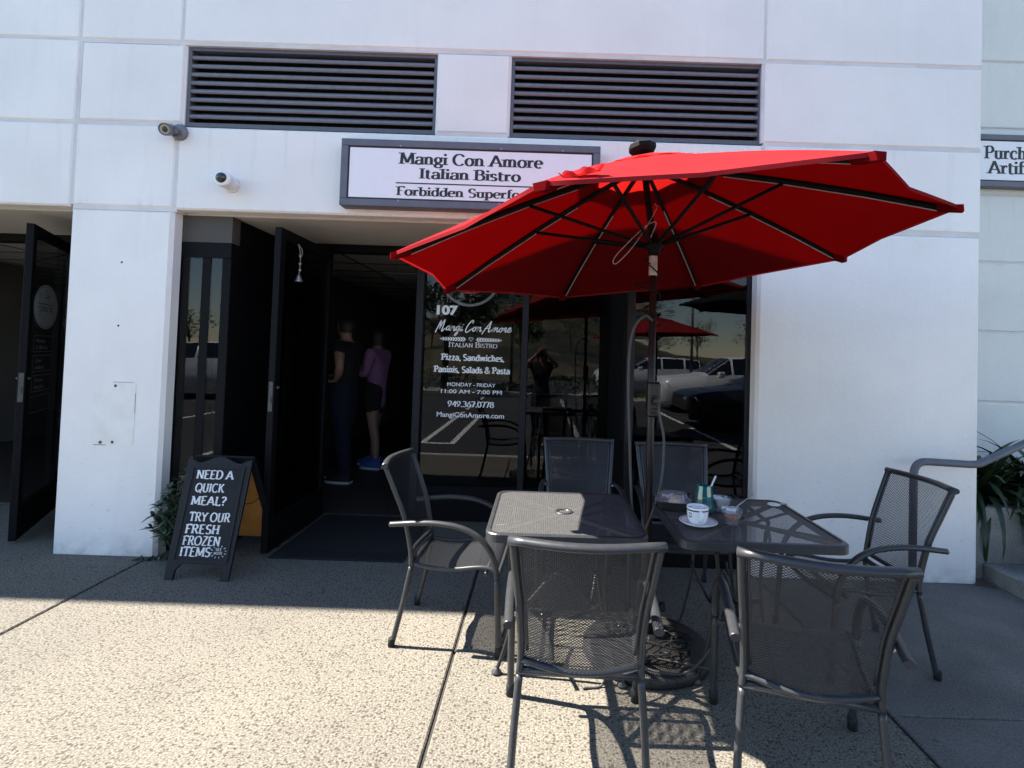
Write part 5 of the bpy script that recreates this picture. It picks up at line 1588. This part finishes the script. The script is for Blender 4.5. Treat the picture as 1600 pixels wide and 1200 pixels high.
for i, (x, y, n, L) in enumerate(((3.20, .40, 190, .74), (3.62, .40, 190, .80), (4.2, .38, 80, .8))):
    clump('strap_leaf_plant', ['dark strap leaved plant at the left end of the planter', 'dark strap leaved plant second along the planter', 'dark strap leaved plant third along the planter, beside the far end'][i], (x, y, .41), n, L, 20 + i)['group'] = 'strap leaved plants in the planter'

# ------------------------------------------------------------------ people
def skin_mesh(name, nodes, edges, mats, parent, sub=2, root=0, fold=0.0):
    me = bpy.data.meshes.new(name)
    me.from_pydata([n[0] for n in nodes], edges, [])
    o = bpy.data.objects.new(name, me); C.objects.link(o)
    md = o.modifiers.new('skin', 'SKIN'); md.use_smooth_shade = True
    sv = me.skin_vertices[0].data
    for i, n in enumerate(nodes):
        r = n[1]
        sv[i].radius = r if isinstance(r, tuple) else (r, r)
        sv[i].use_root = (i == root)
    s = o.modifiers.new('sub', 'SUBSURF'); s.levels = sub; s.render_levels = sub
    dg = bpy.context.evaluated_depsgraph_get()
    m2 = bpy.data.meshes.new_from_object(o.evaluated_get(dg))
    m2.name = name
    o.modifiers.clear(); o.data = m2
    m2.materials.clear(); m2.materials.append(mats)
    for p in m2.polygons: p.use_smooth = True
    if fold:
        from mathutils import noise as mn
        for v in m2.vertices:
            q = v.co
            f = mn.noise(V((q.x * 14, q.y * 14, q.z * 7))) + .6 * mn.noise(V((q.x * 30, q.y * 30, q.z * 22 + 5)))
            v.co = q + v.normal * (f * fold)
    o.parent = parent
    return o
def person(lab, loc, rz, h, arms, cols, long_sleeve=False, shorts=False, bulk=1.0, hair=('hairdark', .06), shoe='shoe', lean=0.0):
    """figure faces local +y; arms = ((elbow, wrist, hand_dir) left, right) in units of height"""
    p = thing('person', lab, 'person', loc, rz)
    H = h
    def P(x, y, z): return V((x * H, (y + lean * max(0, z - .5)) * H, z * H))
    nodes, edges = [], []
    def nd(v, r): nodes.append((v, r)); return len(nodes) - 1
    def chain(a, pts):
        for v, r in pts:
            b = nd(v, r); edges.append((a, b)); a = b
        return a
    k = H * bulk
    pel = nd(P(0, 0, .53), (.075 * k, .058 * k))
    ch_ = chain(pel, [(P(0, -.005, .60), (.070 * k, .055 * k)), (P(0, -.005, .70), (.080 * k, .060 * k)), (P(0, -.005, .78), (.076 * k, .054 * k))])
    nk = chain(ch_, [(P(0, 0, .825), .034 * H), (P(0, .008, .865), .032 * H)])
    chain(nk, [(P(0, .012, .905), (.046 * H, .052 * H)), (P(0, .012, .945), (.048 * H, .056 * H)), (P(0, .006, .975), (.036 * H, .042 * H))])
    hands = []
    for s, (el, wr, hd) in zip((-1, 1), arms):
        sh_ = P(s * .105, -.005, .805)
        e_, w_ = P(*el), P(*wr)
        a = chain(ch_, [(sh_, .034 * k), (sh_.lerp(e_, .5), .029 * k), (e_, .024 * k), (e_.lerp(w_, .35), .025 * k), (w_, .016 * H)])
        hands.append((a, w_, V(hd).normalized(), s, e_))
    for s in (-1, 1):
        chain(pel, [(P(s * .050, 0, .49), .055 * k), (P(s * .052, .005 + s * .012, .38), .047 * k), (P(s * .052, .008 + s * .025, .285), .034 * k), (P(s * .052, -.006 + s * .03, .20), .034 * k), (P(s * .052, -.004 + s * .04, .06), .020 * k), (P(s * .053, s * .042, .035), .022 * H), (P(s * .056, .06 + s * .042, .015), .016 * H), (P(s * .057, .085 + s * .042, .012), .012 * H)])
    for a, w_, hd, s, e_ in hands:
        pl_ = chain(a, [(w_ + hd * .020 * H, (.018 * H, .010 * H)), (w_ + hd * .048 * H, (.020 * H, .010 * H))])
        fa = (w_ - e_).normalized()
        sd = hd.cross(V((0, 0, 1)))
        sd = sd.normalized() if sd.length > .2 else V((0, 1, 0))
        dn = sd.cross(hd)
        for i, ln in enumerate((.038, .044, .041, .032)):
            b = w_ + hd * .052 * H + sd * ((i - 1.5) * .0115 * H)
            chain(pl_, [(b, .0056 * H), (b + hd * ln * .5 * H + dn * .004 * H, .0050 * H), (b + hd * ln * .85 * H + dn * .014 * H, .0042 * H)])
        chain(a, [(w_ + hd * .018 * H - sd * .018 * H, .0062 * H), (w_ + hd * .042 * H - sd * .028 * H, .0052 * H)])
    skin_mesh('body', nodes, edges, M['skin'], p)
    g = 1.14
    # shirt
    nodes, edges = [], []
    sc_ = 1.12
    hem = nd(P(0, 0, .40 if long_sleeve else .47), ((.092 if long_sleeve else .072) * k, (.074 if long_sleeve else .056) * k))
    c_ = chain(hem, [(P(0, -.004, .60), (.082 * k, .066 * k)), (P(0, -.005, .70), (.090 * k, .070 * k)), (P(0, -.005, .785), (.086 * k, .064 * k))])
    chain(c_, [(P(0, 0, .835), .040 * H)])
    for s, (el, wr, hd) in zip((-1, 1), arms):
        sh_, e_, w_ = P(s * .107, -.005, .805), P(*el), P(*wr)
        pts = [(sh_, .042 * k), (sh_.lerp(e_, .55), .038 * k)]
        if long_sleeve: pts += [(e_, .033 * k), (e_.lerp(w_, .5), .030 * k), (e_.lerp(w_, .92), .023 * k)]
        chain(c_, pts)
    skin_mesh('shirt', nodes, edges, M[cols[0]], p, 3, fold=.010)
    nodes, edges = [], []
    t_ = nd(P(0, 0, .655), (.084 * k, .068 * k))
    w0 = chain(t_, [(P(0, 0, .50), (.084 * k, .066 * k))])
    for s in (-1, 1):
        if shorts: chain(w0, [(P(s * .052, 0, .45), .062 * k), (P(s * .054, .004, .37), .060 * k)])
        else: chain(w0, [(P(s * .052, 0, .45), .060 * k), (P(s * .054, .004 + s * .014, .36), .053 * k), (P(s * .053, .005 + s * .026, .27), .044 * k), (P(s * .053, -.003 + s * .034, .16), .040 * k), (P(s * .053, -.002 + s * .042, .045), .034 * k)])
    skin_mesh('trousers', nodes, edges, M[cols[1]], p, 3, fold=.009)
    # face and ears
    fc = MB()
    hc = P(0, .012, .932)
    fc.lathe([(.001, .012), (.006, .006), (.008, 0), (.004, -.004)], 10, 0, Matrix.Translation(hc + V((0, .054 * H, -.006 * H))) @ Matrix.Rotation(-.5, 4, 'X'))
    for s in (-1, 1): fc.lathe([(.001, .018), (.010, .012), (.012, 0), (.008, -.014), (.001, -.018)], 10, 0, Matrix.Translation(hc + V((s * .048 * H, -.002 * H, -.004 * H))))
    fc.build('face', M['skin'], p)
    ey = MB()
    for s in (-1, 1): ey.lathe([(.001, .004), (.0055, .002), (.0055, -.002), (.001, -.004)], 8, 0, Matrix.Translation(hc + V((s * .019 * H, .051 * H, .004 * H))))
    ey.build('eyes', M['lens'], p)
    mo = MB().tube([hc + V((-.013 * H, .050 * H, -.026 * H)), hc + V((0, .054 * H, -.027 * H)), hc + V((.013 * H, .050 * H, -.026 * H))], .003, 6)
    mo.build('mouth', M['redemblem'], p)
    hm = MB()
    Pq = []
    lo = hair[1]
    for i in range(11):
        th = PI * .62 * i / 10
        row = []
        for j in range(25):
            a = 2 * PI * j / 24
            front = max(0, math.sin(a))
            tt = min(th, 1.05) if front > .35 else th
            zext = lo * (1 - front) * H * max(0, (i - 7) / 3)
            row.append(hc + V((.056 * H * math.sin(tt) * math.cos(a), (.064 * math.sin(tt) * math.sin(a) - .004) * H, .056 * H * math.cos(tt) - zext)) + V((.002 * math.sin(j * 5), 0, .002 * math.sin(j * 3 + i))))
        Pq.append(row)
    hm.grid(Pq).build('hair', M[hair[0]], p)
    for s in (-1, 1):
        sm = MB()
        L_, W_ = .155 * H, .030 * H
        prof = []
        rows = []
        for i in range(9):
            q = i / 8
            y = -.045 * H + L_ * q + s * .042 * H
            wq = W_ * (.78 + .35 * math.sin(PI * (q * .9 + .1))) * (1 if q < .95 else .6)
            hq = .052 * H * (1 - q) ** .8 + .022 * H * (1 if q < .93 else .7)
            rows.append([V((s * .054 * H + wq * cx, y, max(.022, .022 + hq * cz))) for cx, cz in ((-1, 0), (-.95, .5), (-.6, .95), (0, 1.05), (.6, .95), (.95, .5), (1, 0))])
        sm.grid(rows)
        sm.add(rows[0], [list(range(7))]); sm.add(rows[-1], [list(range(7))])
        so2 = sm.build('shoe', M[shoe], p)
        sl = MB()
        n_ = 9
        out = [(r_[0].x, r_[0].y) for r_ in rows] + [(r_[-1].x, r_[-1].y) for r_ in rows[::-1]]
        sl.prism([(a * 1.0, b) for a, b in out], (V((0, 0, 0)), V((1, 0, 0)), V((0, 1, 0)), V((0, 0, 1))), .0, .024)
        sl.build('sole', M['sole'], so2)
    return p
person('person in black t-shirt and navy jeans standing inside the doorway, hand on hip', (-2.05, 2.16, .012), math.radians(83), 1.74,
       (((-.185, -.055, .69), (-.125, -.01, .605), (.35, .8, -.1)), ((.16, .03, .66), (.15, .14, .62), (0, 1, .1))), ('tee', 'jeans'), hair=('hairdark', .02), bulk=1.08)
person('person in purple long sleeved shirt, dark shorts and blue sneakers standing inside the cafe', (-1.93, 2.86, .012), math.radians(78), 1.66,
       (((-.125, .02, .655), (-.09, .13, .70), (.3, .8, .4)), ((.13, .02, .65), (.07, .14, .69), (-.2, .9, .3))), ('purple', 'shorts'), long_sleeve=True, shorts=True, hair=('hairdark', .05), shoe='blueshoe')
ph_ = person('person in dark clothes with auburn hair photographing from the parking lot', (0.02, -4.02, -.15), 0, 1.70,
       (((-.16, .06, .80), (-.055, .20, .905), (.5, .35, .5)), ((.16, .06, .80), (.055, .20, .905), (-.5, .35, .5))), ('tee', 'jeans'), hair=('hairred', .10))
pn = thing('phone', 'dark phone held up by the photographing person', 'phone', (0, -3.66, 1.40))
MB().box(-.08, .08, -.004, .004, -.039, .039, .003).build('phone_body', M['phone'], pn)
MB().box(-.074, .074, -.0052, -.0042, -.034, .034).build('screen', M['screen'], pn)

# ------------------------------------------------------------------ the parking lot mirrored in the windows
def car(lab, loc, rz, L, W, Hh, paint, suv):
    """nose towards local -x, wheels on z = 0"""
    c = thing('parked_car', lab, 'car', loc, rz)
    hw = W / 2
    if suv: st = [(0, .48, .70, .70), (.05, .26, .88, .88), (.25, .22, 1.00, 1.00), (1.20, .22, 1.09, 1.09), (1.30, .22, 1.10, 1.12), (2.05, .22, 1.12, Hh - .05), (2.6, .22, 1.13, Hh), (3.6, .22, 1.15, Hh - .01), (4.25, .24, 1.16, Hh - .08), (4.60, .26, 1.12, 1.14), (L, .4, .8, .8)]
    else: st = [(0, .42, .60, .60), (.05, .24, .74, .74), (.3, .2, .83, .83), (1.25, .2, .94, .94), (1.35, .2, .95, .97), (2.15, .2, .97, Hh - .03), (2.7, .2, .98, Hh), (3.3, .2, .99, Hh - .04), (4.1, .2, 1.0, 1.02), (4.6, .24, .97, .97), (L, .4, .7, .7)]
    sec, gl = [], []
    for (x, zb, zbelt, zr) in st:
        e = 1 - .16 * (max(0, 1 - x / .5) ** 2 + max(0, 1 - (L - x) / .5) ** 2)
        h = hw * e
        cab = zr - zbelt > .05
        top = h * (.74 if cab else .90)
        sec.append([V((x, -h * .9, zb)), V((x, -h, zb + .15)), V((x, -h, (zb + zbelt) / 2 + .05)), V((x, -h * .95, zbelt)), V((x, -top, zr)), V((x, -top * .5, zr + .03)), V((x, top * .5, zr + .03)), V((x, top, zr)), V((x, h * .95, zbelt)), V((x, h, (zb + zbelt) / 2 + .05)), V((x, h, zb + .15)), V((x, h * .9, zb))])
    body, glass = MB(), MB()
    for i in range(len(sec) - 1):
        a, b = sec[i], sec[i + 1]
        ca, cb_ = st[i][3] - st[i][2] > .05, st[i + 1][3] - st[i + 1][2] > .05
        for j in range(11):
            q = [a[j], b[j], b[j + 1], a[j + 1]]
            side = j in (3, 7) and (ca or cb_)
            wind = j in (4, 5, 6) and (ca != cb_)
            body.add(q, [(0, 1, 2, 3)], 0, True)
            if side or wind:
                cen = sum(q, V()) / 4
                nn = (q[1] - q[0]).cross(q[3] - q[0]).normalized()
                if nn.dot(cen - V((L / 2, 0, .6))) < 0: nn = -nn
                glass.add([cen + (p - cen) * .90 + nn * .006 for p in q], [(0, 1, 2, 3)], 0)
    body.add(sec[0], [list(range(12))]); body.add(sec[-1], [list(range(12))])
    bm_ = body
    me = bm_.build('body', M[paint], c)
    bm = bmesh.new(); bm.from_mesh(me.data); bmesh.ops.remove_doubles(bm, verts=bm.verts, dist=.001); bmesh.ops.recalc_face_normals(bm, faces=bm.faces); bm.to_mesh(me.data); bm.free()
    glass.build('windows', M['carglass'], c)
    R = .35 if suv else .32
    for x in (.92, L - .95):
        for s in (-1, 1):
            mt_ = Matrix.Translation((x, s * (hw - .08), R)) @ Matrix.Rotation(PI / 2, 4, 'X')
            wm = MB().lathe([(R * .6, -.105), (R * .93, -.11), (R, -.08), (R, .08), (R * .93, .11), (R * .6, .105)], 28, 0, mt_)
            wh = wm.build('wheel', M['tyre'], c)
            rm = MB().lathe([(.02, -.10), (.05, -.10)], 12, 0, mt_)
            for k in range(5):
                a = k * 2 * PI / 5
                rm.box(.03, R * .62, -.03, .03, -.103, -.085, mt=mt_ @ Matrix.Rotation(a, 4, 'Z')); rm.box(.03, R * .62, -.03, .03, .085, .103, mt=mt_ @ Matrix.Rotation(a, 4, 'Z'))
            rm.lathe([(R * .55, -.107), (R * .64, -.107), (R * .64, .107), (R * .55, .107)], 24, 0, mt_)
            rm.build('rim', M['rim'], wh)
            ar = MB(); ar.lathe([(R * 1.0, -.12), (R * 1.16, -.12), (R * 1.16, .088), (R * 1.0, .088)], 28, 0, mt_)
            ar.build('wheel_arch', M['tyre'], c)
    for s in (-1, 1):
        hl = MB(); z = st[1][2] - .12
        hl.add([V((.02, s * hw * .50, z)), V((.0, s * hw * .52, z + .09)), V((.18, s * hw * .93, z + .12)), V((.22, s * hw * .935, z + .03))], [(0, 1, 2, 3)])
        hl.v = [(a - .015, b * 1.02, c_) for a, b, c_ in hl.v]
        hl.build('headlight', M['lamp'], c)
        mr = MB().box(1.55, 1.75, s * (hw + .14) - .09, s * (hw + .14) + .09, 1.05 if suv else .95, 1.22 if suv else 1.08, .03)
        mr.build('wing_mirror', M[paint], c)
    gr = MB(); gr.box(-.014, .01, -hw * .45, hw * .45, st[0][1] + .08, st[0][2] + .03, .01)
    gr.build('grille', M['tyre'], c)
    return c
car('white crossover car parked in the lot, mirrored in the right window', (3.5, -12.75, -.15), 0, 4.7, 1.86, 1.66, 'carwhite', True)
car('white car parked behind the white crossover', (2.6, -14.0 - 6.4, -.15 - .05), 0, 4.7, 1.84, 1.62, 'carwhite', True)
car('black sedan parked in the lot nearer to the cafe', (3.25, -8.9, -.15), 0, 4.7, 1.8, 1.42, 'cardark', False)
car('white car parked at the left end of the lot', (-12.2, -12.2, -.15), 0, 4.7, 1.86, 1.6, 'carwhite', True)
u2 = make_umbrella(-.15, 'black umbrella standing by the kerb right of the camera', None, (.03, .02), 3.3, 1.22, .40, (2.95, -2.82, 2.45), (2.95, -2.80), 'canopydark', False)
make_base(2.95, -2.80, -.15, 'round umbrella base under the black umbrella')
u3 = make_umbrella(-.15, 'red umbrella standing out in the parking lot', None, (-.02, 0), .2, 1.15, .34, (2.35, -7.2, 2.22), (2.35, -7.2), 'canopy', False)
make_base(2.35, -7.2, -.15, 'round umbrella base in the parking lot under the far red umbrella')
def tree(lab, x, y, h, cw, seed, n=2600):
    rg = random.Random(seed)
    z0 = hill_h(x, y) if y < -22 else 0.0
    t = thing('tree', lab, 'tree', (x, y, z0), 0, 'trees beyond the parking lot')
    tk = MB(); tk.tube(spline([(0, 0, -.1), (.05, .02, h * .25), (-.05, .05, h * .5), (.05, 0, h * .8)], 5), .14 * h / 6, 8, r1=.03)
    cl_ = []
    for i in range(13):
        a = rg.uniform(0, 2 * PI); r_ = cw * rg.uniform(.1, .75) ; zz = h * rg.uniform(.42, .95)
        c0 = V((r_ * math.cos(a), r_ * math.sin(a), zz)); cl_.append((c0, cw * rg.uniform(.25, .5)))
        tk.tube(spline([(0, 0, h * .3), tuple(c0 * .5 + V((0, 0, h * .2))), tuple(c0)], 4), .045 * h / 6, 5, r1=.01)
    tk.build('trunk', M['bark'], t)
    lf = MB()
    for i in range(n):
        c0, rr_ = cl_[rg.randrange(len(cl_))]
        d = V((rg.gauss(0, 1), rg.gauss(0, 1), rg.gauss(0, .8))).normalized() * rr_ * rg.random() ** .4
        p = c0 + d
        a, b = V((rg.gauss(0, 1), rg.gauss(0, 1), rg.gauss(0, 1))).normalized(), V((rg.gauss(0, 1), rg.gauss(0, 1), rg.gauss(0, 1)))
        b = (b - a * b.dot(a)).normalized()
        s = rg.uniform(.05, .11) * h / 6
        lf.add([p - a * s * 1.6, p + b * s * .6, p + a * s * 1.6, p - b * s * .6], [(0, 1, 2, 3)])
    lf.build('crown', M['treeleaf'], t, fix=False)
    return t
for i, (x, y, h, cw) in enumerate(((-3.6, -14.8, 6.2, 2.0), (-8.5, -14.8, 5.6, 1.9), (-1.2, -27, 6, 2.4), (9, -60, 6, 3), (14, -64, 6.5, 3.2), (20, -66, 6, 3), (26, -62, 7, 3.4), (-14, -58, 6.5, 3), (-6, -70, 6, 3), (1.5, -74, 5, 2.8), (5, -66, 5.5, 2.6), (-22, -64, 7, 3.4), (-10, -44, 4, 2.6), (-2, -48, 4, 2.8), (2.5, -42, 3.5, 2.4), (-6, -52, 4.5, 3), (7, -50, 4, 2.6), (-16, -46, 5, 3), (10, -44, 4, 2.5), (.5, -58, 4, 2.6), (-31, -60, 7, 3.2), (-40, -58, 6, 3))):
    tree(['leafy tree growing in the planted island nearest the cafe door', 'leafy tree growing in the planted island further left', 'tree at the foot of the dry hill'][i] if i < 3 else 'bushy tree far off on the hillside', x, y, h, cw, 40 + i, 2600 if i < 3 else 900)
hg = MB(); rg = random.Random(77)
for i in range(5200):
    x = rg.uniform(-16, 16); y = rg.uniform(-15.4, -14.2)
    z = rg.random() ** .7 * (.45 + .25 * math.sin(x * 1.3) + .1 * math.sin(x * 4.1))
    a = V((rg.gauss(0, 1), rg.gauss(0, 1), rg.gauss(0, 1))).normalized(); b = V((rg.gauss(0, 1), rg.gauss(0, 1), rg.gauss(0, 1))); b = (b - a * b.dot(a)).normalized()
    p = V((x, y, max(0.02, z)))
    hg.add([p - a * .07, p + b * .03, p + a * .07, p - b * .03], [(0, 1, 2, 3)])
hgo = hg.build('island_shrubs', M['treeleaf'], fix=False)
hgo['kind'] = 'stuff'; tag(hgo, 'low mixed shrubs covering the planted island', 'shrubs')
for i, (x, y, wd, ht) in enumerate(((-6, -84, 9, 4.5), (3, -88, 8, 4), (12, -95, 14, 5))):
    z = hill_h(x, y)
    hs = thing('house', ['pale house with brown roof high on the left of the hill', 'pale house with brown roof on the hill crest', 'long low pale house at the right foot of the hill'][i], 'house', (x, y, z - .5))
    MB().box(-wd / 2, wd / 2, -3, 3, 0, ht).build('wall', M['housewall'], hs)
    rf = MB().add([(-wd / 2 - .4, -3.4, ht), (wd / 2 + .4, -3.4, ht), (wd / 2 + .4, 3.4, ht), (-wd / 2 - .4, 3.4, ht), (-wd / 2 + 1, 0, ht + 1.6), (wd / 2 - 1, 0, ht + 1.6)], [(0, 1, 5, 4), (2, 3, 4, 5), (1, 2, 5), (3, 0, 4), (0, 1, 2, 3)])
    rf.build('roof', M['houseroof'], hs)
    wn = MB()
    for k in range(3): wn.box(-wd / 2 + wd * (k + .5) / 3 - .6, -wd / 2 + wd * (k + .5) / 3 + .6, 3.002, 3.03, 1.4, 2.6)
    wn.build('window', M['carglass'], hs)
for i, (x, y) in enumerate(((5.9, -17.5), (-1.1, -15.0))):
    lp = thing('lamp_post', ['tall thin lamp post at the right side of the lot', 'tall thin lamp post in the planted island'][i], 'lamp post', (x, y, -.15))
    MB().tube([V((0, 0, 0)), V((0, 0, 6.2))], .06, 10, r1=.045).build('post', M['galv'], lp)
    MB().box(-.15, .5, -.12, .12, 6.15, 6.27, .03).build('lamp_head', M['galv'], lp)
